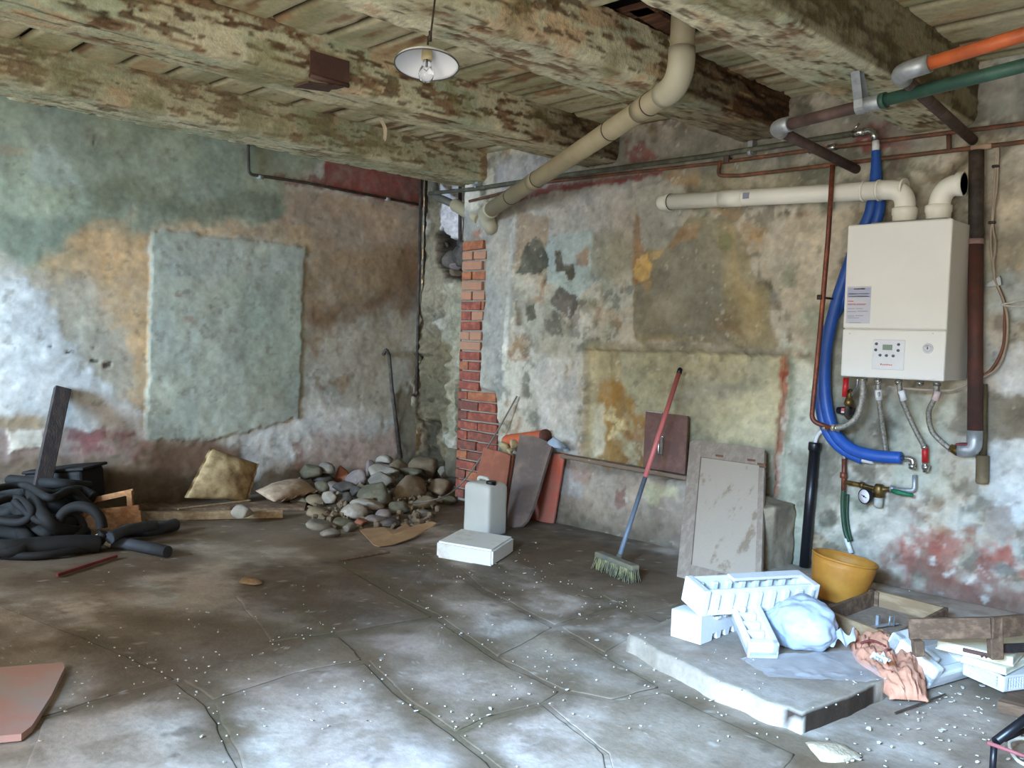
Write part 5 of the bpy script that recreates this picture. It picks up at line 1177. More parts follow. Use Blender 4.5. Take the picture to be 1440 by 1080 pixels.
# broken crate of orange slats
T_ = thing('broken_crate', 'broken orange wooden slat crate lying beside the black hoses', 'crate', FL(165, 742, 0))
def slat(a_, b_, w, t): 
    M = frame(a_, b_-a_, cr.cross(Vector((0, 0, 1)))); L_ = (b_-a_).length
    sub('slat', T_, wood_orange, lambda b: b.box((L_/2, 0, 0), (L_, w, t), M, .002))
q0 = FL(165, 745, 0); dep_ = (q0-Vector(CAM)).dot(Vector(CF))
def cpt(x, y, k=0): return PD(x, y, dep_+k)
slat(cpt(110, 737), cpt(199, 726), .075, .014); slat(cpt(118, 723), cpt(196, 715), .045, .014); slat(cpt(120, 748), cpt(170, 741), .035, .014); slat(cpt(128, 704, .02), cpt(188, 691, .02), .035, .014)
slat(cpt(112, 730, .25), cpt(190, 720, .25), .07, .014); slat(cpt(182, 690, -.0), cpt(184, 722, .02), .035, .02); slat(cpt(192, 712, .02), cpt(190, 738, .02), .03, .03); slat(cpt(122, 700, .05), cpt(122, 742, .05), .03, .03)
# black hoses, tangled
def hcoil(label, pts, r, name='black_hose', m=None):
    T = single(name, m or black_rubber, lambda b: b.tube(pts, r, 14, sub=8), label, 'hose', 'black hoses heaped at the left wall'); return T
def HB(*q): return [FL(x, y, z) for x, y, z in q]
hcoil('fat black hose looping along the front of the heap', HB((-60, 745, .06), (-10, 770, .06), (50, 768, .06), (100, 765, .06), (140, 765, .045)), .052)
hcoil('black hose arching over the front of the heap', HB((-40, 700, .16), (10, 722, .14), (40, 690, .26), (60, 725, .20), (85, 745, .12), (120, 750, .06)), .040)
hcoil('black hose loop standing on edge at the heap right end', [FL(112, 742, .14)+cr*(.13*math.cos(t))+Vector((0, 0, .12*math.sin(t)))+cf*(.04*t/6) for t in np.linspace(0, 6.0, 12)], .030)
hcoil('long black hose lying on top of the heap', HB((-50, 690, .22), (20, 690, .24), (70, 697, .25), (110, 690, .24), (132, 700, .20)), .036)
hcoil('flat black hose near top back of heap', HB((-40, 670, .26), (30, 676, .27), (80, 680, .29), (126, 684, .25)), .034)
hcoil('black hose coiled low in the heap front', HB((0, 735, .10), (30, 748, .09), (40, 765, .07), (15, 775, .05), (-30, 765, .08)), .038)
hcoil('black hose bulging at the heap left edge', HB((-60, 720, .12), (-20, 705, .18), (20, 712, .18), (50, 740, .12), (70, 750, .10), (100, 730, .14)), .044)
for i_, (a_, b_, z0) in enumerate((((-70, 745), (110, 735), .10), ((-70, 760), (95, 760), .05), ((-60, 715), (100, 715), .14))):
    hcoil(('inner black hose buried in the middle of heap', 'inner black hose lying on the floor under the heap', 'inner black hose along the back of heap')[i_], HB((a_[0], a_[1], z0), ((a_[0]+b_[0])/2, a_[1]-8, z0+.02), (b_[0], b_[1], z0)), .055)
for lb, pts, r_ in (('thin black hose snaking over the top of heap', HB((-40, 695, .30), (30, 682, .31), (70, 700, .29), (100, 690, .29), (128, 712, .18)), .022), ('thin black hose looping down the front of heap', HB((20, 705, .26), (60, 735, .17), (100, 722, .2), (118, 745, .1), (80, 768, .045), (20, 776, .03)), .020), ('thin black hose curled at heap left front', HB((-30, 725, .18), (25, 735, .16), (45, 720, .22), (20, 700, .27), (-20, 712, .25)), .024), ('thin black hose along the foot of the heap', HB((-40, 778, .025), (40, 782, .025), (95, 776, .03), (128, 770, .03)), .022)):
    hcoil(lb, pts, r_)
q = PD(92, 682, dep_+.3); T_ = thing('black_tub', 'flattened black plastic tub half buried behind the hoses', 'tub', (q[0], q[1], 0))
sub('tub_body', T_, black_rubber, lambda b: b.box((0, 0, 0), (.40, .30, .22), Matrix.Translation((q[0], q[1], .22))@Matrix.Rotation(R_(42), 4, 'Z')@Matrix.Rotation(R_(-6), 4, 'Y'), .03, 3))
sub('rim', T_, black_rubber, lambda b: b.box((0, 0, 0), (.42, .32, .02), Matrix.Translation((q[0], q[1], .335))@Matrix.Rotation(R_(42), 4, 'Z')@Matrix.Rotation(R_(-6), 4, 'Y'), .009, 2))
ins = mat('grey_pipe_foam', (52, 54, 60), .7, 0, .15, 12, .1)
T_ = thing('tied_foam_tubes', 'dark grey foam tubes folded and tied with a pale strip', 'foam tube', FL(170, 760, .04))
sub('tube', T_, ins, lambda b: b.tube(HB((155, 762, .04), (180, 765, .035), (236, 776, .035)), .034, 14))
sub('tube', T_, ins, lambda b: b.tube(HB((154, 758, .05), (175, 748, .05), (215, 745, .05), (246, 738, .045)), .040, 14, sub=5))
sub('tube', T_, ins, lambda b: b.tube(HB((154, 757, .08), (180, 745, .10), (218, 739, .09)), .032, 14, sub=5))
sub('tie', T_, mat('pale_tie', (206, 204, 176), .7), lambda b: b.tube(HB((139, 760, .05), (146, 760, .055), (153, 760, .05)), [.042, .032, .044], 12), 'pale tie strip')
bar('red_stick', 'thin dark red stick lying on the floor in front of hoses', 'stick', FL(80, 809, .015), FL(164, 782, .015), .018, .018, mat('dark_red_paint', (120, 50, 46), .6))
# pink flat piece bottom left
pts = [(88, 938), (91, 945), (72, 985), (45, 1028), (30, 1040), (-20, 1045), (-60, 1035), (-50, 960), (0, 945)]
ctr = FL(20, 990, .012)
T_ = single('terracotta_slab', mat('pink_terracotta', (186, 142, 128), .85, 0, .15, 4, .12, (172, 154, 146), (.40, .60)), lambda b: b.prism([tuple(FL(x, y, .012).xy-ctr.xy) for x, y in pts], .022, Matrix.Translation((ctr[0], ctr[1], .008))), 'pinkish terracotta slab with rounded corner lying at the left edge', 'tile')
# ================================================================== by the brick pier
def quadslab(b, c, th, bev=0.0):
    """flat slab through four corner points (TL, TR, BR, BL), thickness th behind its face"""
    c = [Vector(p) for p in c]; n = (c[1]-c[0]).cross(c[3]-c[0]).normalized()
    if n.dot(Vector(CAM)-c[0]) < 0: n = -n
    b.add(c+[p-n*th for p in c], [(0, 1, 2, 3), (7, 6, 5, 4), (0, 4, 5, 1), (1, 5, 6, 2), (2, 6, 7, 3), (3, 7, 4, 0)])
def ringslab(b, pts, th):
    pts = [Vector(p) for p in pts]; n = Vector((0, 0, 0)); m = len(pts); c = sum(pts, Vector())/m
    for i in range(m): n += (pts[i]-c).cross(pts[(i+1) % m]-c)
    n.normalize()
    if n.dot(Vector(CAM)-c) < 0: n = -n
    b.add(pts+[p-n*th for p in pts], [list(range(m)), list(range(2*m-1, m-1, -1))]+[(i, (i+1) % m, m+(i+1) % m, m+i) for i in range(m)])
A_, B_, C_ = FL(613, 784, .002), FL(692, 798, .002), FL(722, 777, .002); D_ = A_+C_-B_
hh = Vector((0, 0, .098))
def foamblock(b):
    bm = bmesh.new(); vs = [bm.verts.new(p) for p in (A_, B_, C_, D_)]+[bm.verts.new(p+hh) for p in (A_, B_, C_, D_)]
    for f in ((3, 2, 1, 0), (4, 5, 6, 7), (0, 1, 5, 4), (1, 2, 6, 5), (2, 3, 7, 6), (3, 0, 4, 7)): bm.faces.new([vs[i] for i in f])
    bmesh.ops.bevel(bm, geom=bm.edges[:], offset=.012, segments=2, affect='EDGES'); b.addbm(bm); bm.free()
single('foam_block', mat('foam_block_white', (240, 238, 230), .75, 0, .04, 7, .08, (226, 214, 194), (.34, .46), bscale=140), foamblock, 'thick white foam slab lying on the floor in front of plastic can', 'foam block')
# jerrycan
jc = FL(686, 757, 0); ang = R_(45-38); jx = Vector((math.cos(ang), math.sin(ang), 0)); jx = (cr*math.cos(R_(-40))+cf*math.sin(R_(-40)))
# x axis: along the left-hand face towards the near corner; y axis away from the camera
jy = Vector((0, 0, 1)).cross(jx); w1, w2, jh = .235, .20, .345
jo = jc-jx*(w1/2)+jy*(w2/2)
MJ = Matrix(((jx[0], jy[0], 0, jo[0]), (jx[1], jy[1], 0, jo[1]), (0, 0, 1, 0), (0, 0, 0, 1)))
can_m = mat('cloudy_plastic', (214, 213, 203), .42, 0, .05, 3, .03, trans=.12)
T_ = thing('plastic_canister', 'cloudy white square plastic canister with black cap in front of terracotta tiles', 'canister', jo)
def canbody(b):
    prof = [(.0, .90), (.01, .97), (.03, 1.0), (.12, 1.0), (.5, .985), (.80, 1.0), (.90, .99), (.945, .94), (.975, .86), (.985, .80), (1.0, .2), (1.0, .02)]
    N = 40; vs = []; fs = []
    for (tz, k) in prof:
        for i in range(N):
            a = 2*math.pi*i/N; ca, sa = math.cos(a), math.sin(a)
            e = .28; x = math.copysign(abs(ca)**e, ca)*w1/2*k; y = math.copysign(abs(sa)**e, sa)*w2/2*k
            vs.append(MJ@Vector((x, y, tz*jh+.002)))
    for j in range(len(prof)-1):
        for i in range(N): fs.append((j*N+i, j*N+(i+1) % N, (j+1)*N+(i+1) % N, (j+1)*N+i))
    b.add(vs, fs, True); b.add(vs[:N], [list(range(N))[::-1]]); b.add(vs[-N:], [list(range(N))])
sub('can_body', T_, can_m, canbody)
sub('handle', T_, can_m, lambda b: b.tube([MJ@Vector((x, y, z)) for x, y, z in ((-.085, .02, jh-.01), (-.075, .015, jh+.018), (0, 0, jh+.022), (.02, -.005, jh+.016), (.03, -.008, jh-.008))], .012, 10, sub=4))
sub('cap', T_, black_pvc, lambda b: b.lathe([(.034, -.012), (.034, .014), (.030, .018), (0, .018)], 20, MJ@Matrix.Translation((.07, -.03, jh))), 'black screw cap')
sub('level_band', T_, mat('can_liquid_band', (206, 216, 220), .4, 0, .03, 3, 0), lambda b: b.box((0, 0, .11), (w1*.985, w2*.985, .19), MJ, .03, 3), 'paler liquid inside') if False else None
# terracotta tiles and slate leaning on the pier
def lean(label, name, pts, th, m, cat, group=None):
    return single(name, m, lambda b: ringslab(b, pts, th), label, cat, group)
def ridge_tile(label, TL, TR, BR, BL, amp, m, group):
    TL, TR, BR, BL = [Vector(p) for p in (TL, TR, BR, BL)]
    n = (TR-TL).cross(BL-TL).normalized()
    if n.dot(Vector(CAM)-TL) < 0: n = -n
    def fn(b):
        N, K = 17, 7; P = []
        for j in range(K):
            for i in range(N):
                u, v = i/(N-1), j/(K-1); h = amp*math.sin(math.pi*min(1, max(0, (u-.42)/.58)))**.7 if u > .42 else 0
                P.append(TL.lerp(TR, u).lerp(BL.lerp(BR, u), v)+n*h)
        o = len(P); P2 = [p-n*.014 for p in P]; f = []
        for j in range(K-1):
            for i in range(N-1):
                q = [j*N+i, j*N+i+1, (j+1)*N+i+1, (j+1)*N+i]; f.append(q); f.append([o+k for k in q][::-1])
        rim = [i for i in range(N)]+[j*N+N-1 for j in range(1, K)]+[(K-1)*N+i for i in range(N-2, -1, -1)]+[j*N for j in range(K-2, 0, -1)]
        for a in range(len(rim)): x, y = rim[a], rim[(a+1) % len(rim)]; f.append([x, y, o+y, o+x])
        b.add(P+P2, f, False)
    return single('roof_tile', m, fn, label, 'roof tile', group)
gT = 'terracotta tiles leaning on the brick pier'
ridge_tile('terracotta roof tile leaning on bricks behind the white canister', WR(680, 629, .16), WR(718, 641, .16), FL(703, 742, 0), FL(655, 730, 0), .018, terracotta, gT)
ridge_tile('second terracotta tile whose edge shows behind the first', WR(685, 630, .12), WR(722, 640, .12), FL(709, 740, .0), FL(668, 728, 0), .015, terracotta, gT)
ridge_tile('brighter red tile right of the brown slate, leaning under the ledge', WR(767, 640, .07), WR(794, 638, .07), FL(778, 736, .004), FL(742, 729, .004), .02, mat('red_terracotta', (196, 92, 68), .6, 0, .15, 6, .15, (176, 110, 92)), gT)
sl = [WR(731, 611, .13), WR(754, 615, .135), WR(777, 624, .14), WR(768, 650, .18), WR(756, 690, .27), WR(748, 715, .32), WR(741, 733, .37), FL(734, 741, .004), FL(722, 743, .004), FL(712, 738, .004), WR(714, 705, .33)]
pA, pB, pC = sl[0], sl[2], FL(722, 742, .004); nn = (pB-pA).cross(pC-pA).normalized()
def onpl(x, y):
    d = Vector(ray(x, y)); return Vector(CAM)+d*((pA-Vector(CAM)).dot(nn)/d.dot(nn))
sl = [onpl(*p) for p in ((731, 611), (754, 614), (777, 624), (768, 652), (757, 690), (749, 715), (741, 732), (733, 740), (722, 742), (712, 739), (716, 700), (724, 650))]
lean('tall grey brown slate leaning between the terracotta tiles', 'slate_board', sl, .022, slate_mat, 'slate')
o_a, o_b = WR(711, 621, .07), WR(768, 614, .07)
T_ = thing('clay_pipe', 'short orange clay pipe lying behind the top of the slate', 'clay pipe', o_a)
dv = (o_b-o_a).normalized()
sub('tube', T_, mat('bright_terracotta', (206, 104, 66), .6, 0, .1, 6, .05, (184, 94, 64)), lambda b: b.tube([o_a, o_a+dv*.02, o_b], [.042, .050, .050], 20).tube([o_b, o_b+dv*.002], .050, 20))
sub('rim', T_, dark_wood_red, lambda b: b.tube([o_b-dv*.02, o_b+dv*.006, o_b+dv*.007, o_b-dv*.03], [.054, .054, .044, .04], 20, cap=False), 'dark open end')
plaster_bit = mat('plaster_bit', (200, 184, 140), .9, 0, .15, 12, .3)
for (x, y, w, h), lb in zip(((709, 627, 16, 14), (723, 624, 10, 12), (717, 634, 9, 7)), ('pale yellowish plaster lump on top of the terracotta tiles', 'smaller plaster lump between clay pipe and slate', 'small plaster crumb below the two lumps on the tiles')):
    c = WR(x, y, .13); s_ = 6.6/1250; tag(mk('plaster_lump', rock(c, (w*s_, .07, h*s_), x, 0, 4), plaster_bit), lb, 'plaster lump')
c = WR(786, 629, .07)
def cloth(b):
    def f(u, v):
        n = float(fbm(np.array([u*3+1.]), np.array([v*3.]), .5, 4, 5)[0])-.5
        return c+Vector(((u-.5)*.17, -.03+(v-.5)*.10, .02+.05*math.sin(math.pi*u)*math.sin(math.pi*v)+n*.06-.03*v))
    b.grid(f, 16, 12); b.grid(lambda u, v: f(u, v)-Vector((0, 0, .006)), 16, 12)
single('blue_rag', mat('pale_blue_cloth', (176, 192, 208), .85, 0, .1, 12, .3), cloth, 'crumpled pale blue rag on the left end of the hearth ledge', 'rag')
bar('hearth_ledge', 'narrow wooden ledge board along the bottom of the walled-up hearth', 'ledge board', WR(776, 638, .05), WR(969, 672, .05), .07, .025, mat('ledge_wood', (128, 108, 90), .8, 0, .2, 5, .3, (204, 196, 190), (.34, .42), stretch=(2, 5, 5)))
dpts = [WR(908, 578, .02), WR(967, 585, .02), WR(963, 667, .07), WR(904, 657, .07)]
T_ = thing('metal_door', 'small brown painted metal door leaning on the hearth ledge', 'stove door', dpts[3])
sub('panel', T_, mat('brown_door_metal', (124, 92, 80), .6, .05, .15, 12, .15, (106, 76, 68)), lambda b: quadslab(b, dpts, .014))
ce = [p+(sum(dpts, Vector())/4-p)*.1 for p in dpts]; nf = (dpts[1]-dpts[0]).cross(dpts[3]-dpts[0]).normalized(); nf = nf if nf[1] < 0 else -nf
sub('edge_strip', T_, mat('chipped_white', (198, 186, 180), .7), lambda b: b.tube([dpts[0]+nf*.002, dpts[0].lerp(dpts[1], .4)+nf*.002], .004, 6), 'chipped white top edge')
h0, h1_ = WR(931, 615, .05), WR(929, 640, .07)
sub('handle', T_, chrome, lambda b: b.tube([h0, h0+nf*.02, h0.lerp(h1_, .5)+nf*.03, h1_+nf*.02, h1_], .006, 8, sub=3).box(h0.lerp(h1_, .5)+nf*-.002, (.02, .004, .13)), 'steel latch handle')
# broom
bt, bb = WR(957, 518, .035), FL(868, 792, .05)
T_ = thing('broom', 'broom with pink and blue grey handle leaning against the hearth wall', 'broom', FL(867, 795, 0))
mid = bt.lerp(bb, .585)
sub('upper_handle', T_, mat('pink_red_handle', (206, 112, 106), .45, 0, .08, 5, .03), lambda b: b.tube([bt.lerp(bb, .03), mid], .0145, 12), 'pinkish red upper handle')
sub('lower_handle', T_, mat('blue_grey_handle', (112, 122, 134), .45, 0, .15, 6, .05), lambda b: b.tube([mid, bb], .0135, 12), 'blue grey lower handle')
sub('end_cap', T_, black_pvc, lambda b: b.tube([bt, bt.lerp(bb, .004), bt.lerp(bb, .03)], [.012, .016, .016], 12), 'dark end cap')
hl, hr = FL(841, 781, .075), FL(894, 802, .075); hd = (hr-hl); ML = frame(hl.lerp(hr, .5), hd)
sub('head', T_, mat('broom_head', (96, 100, 98), .7, 0, .2, 10, .15, (120, 112, 90)), lambda b: b.box((0, 0, .012), (hd.length, .055, .028), ML, .008, 2).tube([bb-(bt-bb).normalized()*.03, bb+(bt-bb).normalized()*.05], .02, 10))
def bristles(b):
    r = random.Random(5)
    for i in range(46):
        for j in range(5):
            x = (i/45-.5)*hd.length*.97; y = (j/4-.5)*.045
            b.tube([ML@Vector((x, y, .0)), ML@Vector((x*1.05+r.uniform(-.01, .01), y*1.6+r.uniform(-.012, .012), -.073+r.uniform(0, .012)))], [.0035, .002], 4, False)
n_ = sub('bristles', T_, mat('worn_bristles', (152, 148, 100), .9, 0, .3, 20, .1, (92, 90, 72)), bristles, 'dusty yellowish bristles'); bpy.data.objects[n_]['kind'] = 'stuff'
# old door board
BL, BR_ = FL(953, 812, .0), FL(1060, 829, .0); bdir = (BR_-BL)
TL, TR = WR(972, 619, .06), WR(1076, 632, .06)
BR2 = BL+(TR-TL)*1.02
def bp(u, v, n=0): return TL.lerp(TR, u).lerp(BL.lerp(BR2, u), v)+nfb*n
nfb = (TR-TL).cross(BL-TL).normalized(); nfb = nfb if nfb[1] < 0 else -nfb
T_ = thing('old_door', 'old grey weathered panel door leaning against the walled-up hearth', 'door', BL)
def pq(b, u0, v0, u1, v1, n0, n1):
    c = [bp(u, v, n1) for u, v in ((u0, v0), (u1, v0), (u1, v1), (u0, v1))]; d = [bp(u, v, n0) for u, v in ((u0, v0), (u1, v0), (u1, v1), (u0, v1))]
    b.add(c+d, [(0, 1, 2, 3), (7, 6, 5, 4), (0, 4, 5, 1), (1, 5, 6, 2), (2, 6, 7, 3), (3, 7, 4, 0)])
sub('stile', T_, wood_grey, lambda b: pq(b, 0, .02, .165, 1, -.02, .012))
sub('stile', T_, wood_grey, lambda b: pq(b, .93, .14, 1, .985, -.02, .004))
sub('top_rail', T_, wood_grey, lambda b: ringslab(b, [bp(u, v, .010) for u, v in ((.02, .012), (.06, 0), (.98, 0), (1.0, .01), (1.0, .125), (.165, .125), (0.0, .125), (.0, .03))], .03))
sub('bottom_rail', T_, wood_grey, lambda b: pq(b, .165, .90, 1, 1, -.02, .010))
sub('panel', T_, mat('panel_wood', (168, 153, 134), .85, 0, .12, 3, .3, (138, 120, 98), (.36, .44), stretch=(3, 3, .8), bscale=30), lambda b: pq(b, .165, .125, .93, .90, -.018, .0))
for u, v in ((.42, .10), (.84, .10), (.97, .12)): c = bp(u, v, .012); sub('hinge_mark', T_, mat('rust_mark', (120, 80, 58), .8), lambda b: b.box(c, (.05, .004, .012)), 'rusty hinge trace')
# broken masonry stub of the hearth
q0, q1 = WR(1068, 712, .0), WR(1118, 706, .0); xs0, xs1 = q0[0]-.03, WR(1104, 760, .1)[0]
def stub(b):
    N = 22; ztop = WR(1092, 712, .18)[2]
    P = []; r0 = [(xs0, 0), (xs0, -.24), (xs0+.03, -.28), (xs1-.04, -.28), (xs1, -.24), (xs1, 0)]
    R1 = resample(r0, 7); n = len(R1); c = np.array([(xs0+xs1)/2, -.12]); K = 34
    V = []
    for k in range(K):
        t = k/(K-1)
        if t < .8: z = ztop*t/.8; s_ = 1.0
        else: s_ = 1-(t-.8)/.2*.98; z = ztop+.03*(1-s_)
        q = c+(R1-c)*s_
        nz = (fbm(q[:, 0]*8, q[:, 1]*8, z*6, 4, 151)-.5)
        q2 = q+(q-c)*nz[:, None]*.35*(1 if t < .9 else .3)
        V += [Vector((a[0], min(a[1], .02), z+.05*nz[i]*(t > .6))) for i, a in enumerate(q2)]
    b.add(V, [(k*n+i, k*n+(i+1) % n, (k+1)*n+(i+1) % n, (k+1)*n+i) for k in range(K-1) for i in range(n)], True)
single('wall_stub', mat('masonry_stub', (172, 156, 130), .92, 0, .2, 5, .5, (130, 116, 94)), stub, None, None, None, (0, 0, 0)); tag('wall_stub', kind='structure')

# cardboard
cb = [((505, 744), .012), ((516, 743), .02), ((540, 741), .035), ((555, 745), .03), ((571, 735), .035), ((582, 746), .03), ((584, 738), .06), ((596, 736), .075), ((607, 733), .09), ((613, 735), .09), ((604, 742), .06), ((582, 755), .03), ((556, 764), .02), ((533, 768), .012), ((526, 766), .01)]
def cbm(b):
    P = [FL(x, y, z) for (x, y), z in cb]; c = FL(552, 752, .03); n = len(P)
    b.add(P+[c], [(i, (i+1) % n, n) for i in range(n)]); b.add([p-Vector((0, 0, .006)) for p in P+[c]], [((i+1) % n, i, n) for i in range(n)])
    b.add(P+[p-Vector((0, 0, .006)) for p in P], [(i, (i+1) % n, n+(i+1) % n, n+i) for i in range(n)])
single('cardboard_piece', cardboard, cbm, 'torn piece of brown cardboard on floor in front of the rubble heap', 'cardboard')
bar('wood_splinter', 'thin pale splinter of wood lying in front of the cardboard', 'splinter', FL(475, 788, .008), FL(548, 776, .008), .012, .008, wood_brown)
tag(mk('clod', rock(FL(350, 818, .012), (.14, .09, .035), 41, .2, 4), mat('orange_clod', (156, 124, 88), .9, 0, .2, 20, .5)), 'orange brown clod of dirt alone on the open floor', 'clod')
tag(mk('clod', rock(FL(1170, 1058, .01), (.19, .11, .04), 43, .8, 4), mat('tan_clod', (186, 168, 140), .9, 0, .2, 20, .5)), 'tan crumbled mortar patch on floor by the platform near corner', 'clod')

# ================================================================== on the platform
yaxis = cf
def rel(a_deg): a = R_(a_deg); return cr*math.cos(a)+cf*math.sin(a)
# long ribbed foam channel
ax = rel(22); op = (Vector((0, 0, 1))*.98-cf*.22); e0 = PF(975, 906); depF = (e0-Vector(CAM)).dot(Vector(CF))
lo_ = PD(984, 868, depF); hi_ = PD(1147, 856, depF+.22)
ax = (hi_-lo_).normalized(); LA = (hi_-lo_).length*1.0
MA = frame(lo_, ax, op)   # origin: lower front left corner; y axis points away
if MA.col[1].xyz.dot(cf) < 0: MA = MA@Matrix.Diagonal((1, -1, 1, 1))
Wd, Hd, th = .150, .112, .026
def chan(b):
    b.box((LA/2, Wd/2, .012), (LA-.004, Wd-.004, .024), MA, .004)
    b.box((.018, Wd/2, Hd/2), (.036, Wd, Hd), MA, .006, 2); b.box((LA-.018, Wd/2, Hd/2), (.036, Wd, Hd), MA, .006, 2)
    b.box((LA/2, th/2+.006, Hd/2), (LA-.03, th-.012, Hd-.004), MA, .003); b.box((LA/2, Wd-th/2-.0, Hd/2), (LA-.03, th-.012, Hd-.004), MA, .003)
    b.box((LA*.66, Wd-.03, Hd-.006), (LA*.62, .055, .014), MA, .004)
    n = 8
    for i in range(n):
        x = .07+(LA-.10)*i/(n-1)
        b.box((x, .010, Hd*.42), (.034, .020, Hd*.84), MA, .005); b.box((x-.01, Wd-.035, Hd*.45), (.030, .022, Hd*.8), MA, .005)
single('foam_channel', foam, chan, 'long white ribbed foam packing channel lying on top of other foam pieces', 'packing foam', 'white packing foam pieces')
# notched foam block under its left end
A_, B_, C_ = PF(951, 892), PF(985, 907), PF(1044, 884)
x_ = (C_-B_); LB = x_.length*1.0; MB_ = frame(B_, x_); 
if MB_.col[1].xyz.dot(cf) < 0: MB_ = MB_@Matrix.Diagonal((1, -1, 1, 1))
WB = (A_-B_).length
def notched(b):
    hB = .115; P = [(0, 0), (.0, hB), (.09, hB), (.095, hB-.02), (LB*.55, hB-.02), (LB*.55+.01, hB), (LB, hB), (LB, .03), (LB-.03, .03), (LB-.04, .0)]
    xs = [LB-.06, LB-.06-.03]
    t = LB-.07
    while t > .10: P += [(t, 0), (t-.008, .028), (t-.034, .028), (t-.042, 0)]; t -= .066
    Mx = MB_@Matrix(((1, 0, 0, 0), (0, 0, 1, 0), (0, 1, 0, 0), (0, 0, 0, 1)))
    b.prism(P, WB, Mx)
    for i in range(3): b.box((.12+i*.06, -.004, .09), (.03, .012, .012), MB_, .002)
single('foam_block', foam, notched, 'white notched foam block under the left end of long channel', 'packing foam', 'white packing foam pieces')
# foam wedge with hollows pointing at the camera
fb_, fb2 = PF(1051, 926), PF(1094, 927); xw = (fb2-fb_); wW = xw.length
tiltv = Vector((0, 0, 1)).cross(xw).normalized(); tiltv = tiltv if tiltv.dot(cf) > 0 else -tiltv
MW = frame(fb_, xw, (0, 0, 1)); 
if MW.col[1].xyz.dot(cf) < 0: MW = MW@Matrix.Diagonal((1, -1, 1, 1))
MW = MW@Matrix.Rotation(R_(17), 4, 'X')
def wedge(b):
    Lw = .27; h = .06
    b.box((wW/2, Lw/2, .018), (wW, Lw, .036), MW, .006, 2)
    b.box((wW*.86, Lw/2, .04), (wW*.28, Lw, .06), MW, .008, 2)
    b.box((wW/2, .018, .035), (wW, .036, .07), MW, .008, 2)
    b.box((wW*.07, Lw/2, .035), (wW*.14, Lw, .07), MW, .006)
    for y in (.085, .145, .205): b.box((wW*.40, y, .043), (wW*.6, .022, .05), MW@Matrix.Translation((0, 0, 0)), .005)
    b.box((wW*.22, .25, .04), (wW*.4, .04, .07), MW, .006)
single('foam_wedge', foam, wedge, 'white foam corner piece with hollows pointing toward the camera', 'packing foam', 'white packing foam pieces')
# plastic bag
cb_ = PF(1127, 908); s_ = (cb_-Vector(CAM)).dot(Vector(CF))/F
def bag(b):
    bm = bmesh.new(); bmesh.ops.create_icosphere(bm, subdivisions=5, radius=1)
    P = np.array([v.co[:] for v in bm.verts]); n = fbm(P[:, 0]*1.3, P[:, 1]*1.3, P[:, 2]*1.3, 3, 9)-.5; r = np.abs(fbm(P[:, 0]*1.9+4, P[:, 1]*1.9, P[:, 2]*1.9, 4, 19)-.5)
    P = P*(1.02+.5*n-.25*r)[:, None]
    dr = Vector((cr*.8-cf*.6)).normalized(); M = Matrix.Translation(cb_+Vector((0, 0, .088)))@frame((0, 0, 0), dr)
    for v, p in zip(bm.verts, P): v.co = Vector((p[0]*.150, p[1]*.115, max(p[2]*.115, -.085)))
    b.addbm(bm, True, M); bm.free()
bag_m = mat('milky_film', (196, 208, 222), .3, 0, .06, 10, .25, trans=.25, bscale=22)
T_ = thing('plastic_bag', 'puffed milky white plastic bag lying on the platform by the foam', 'plastic bag', cb_)
sub('bag_body', T_, bag_m, bag)
kc = cb_+cr*.11-cf*.07+Vector((0, 0, .07))
sub('fold', T_, bag_m, lambda b: b.grid(lambda u, v: kc+cr*((u-.5)*.14)+Vector((0, 0, .05*(v-.5)+.015*math.sin(u*14)))-cf*(.012*math.sin(u*20+v*4)+.02), 22, 8))
# yellow tub
tb = PF(1176, 846); MT = Matrix.Translation(tb+Vector((0, 0, .012)))@Matrix.Rotation(R_(9), 4, cf)
T_ = thing('ochre_tub', 'round ochre yellow plastic tub behind the foam pieces', 'tub', tb)
sub('tub_body', T_, ochre_plastic, lambda b: b.lathe([(0, .004), (.115, .004), (.120, .012), (.148, .17), (.148, .205), (.143, .205), (.142, .172), (.113, .018), (0, .014)], 40, MT))
sub('rim', T_, ochre_plastic, lambda b: b.lathe([(.148, .196), (.154, .198), (.155, .206), (.150, .210), (.142, .208), (.148, .196)], 40, MT, cap=False))
# wooden drawer
hz = PH+.085
L_, Fr, Rr, Bk = FL(1154, 856, hz), FL(1256, 895, hz), FL(1334, 855, hz), FL(1229, 829, hz)
Rr = Fr+(Rr-Fr); T_ = thing('wooden_drawer', 'open shallow wooden drawer lying on the platform beside the tub', 'drawer', PF(1240, 880))
def wallb(a_, b_, m, inward, nm='side_board'):
    M = frame(a_, b_-a_); L2 = (b_-a_).length; sgn = 1 if (M.col[1].xyz).dot(inward) > 0 else -1
    sub(nm, T_, m, lambda b: b.box((L2/2, sgn*.009, -.040), (L2, .018, .082), M, .002))
cen = (L_+Fr+Rr+Bk)/4
wallb(L_, Fr, wood_pale, cen-(L_+Fr)/2); wallb(Fr, Rr, wood_brown, cen-(Fr+Rr)/2); wallb(Rr, Bk, wood_pale, cen-(Rr+Bk)/2); wallb(Bk, L_, wood_brown, cen-(Bk+L_)/2)
sub('bottom_board', T_, wood_grey, lambda b: ringslab(b, [p+(cen-p)*.03-Vector((0, 0, .070)) for p in (L_, Fr, Rr, Bk)], .008), 'dusty grey bottom')
c = Bk+(cen-Bk)*.06; sub('corner_post', T_, wood_brown, lambda b: b.box(c-Vector((0, 0, .035)), (.05, .03, .07), None, .002))
q = FL(1244, 881, PH+.03)
T2 = thing('metal_bracket', 'small shiny metal bracket lying inside the wooden drawer', 'bracket', q)
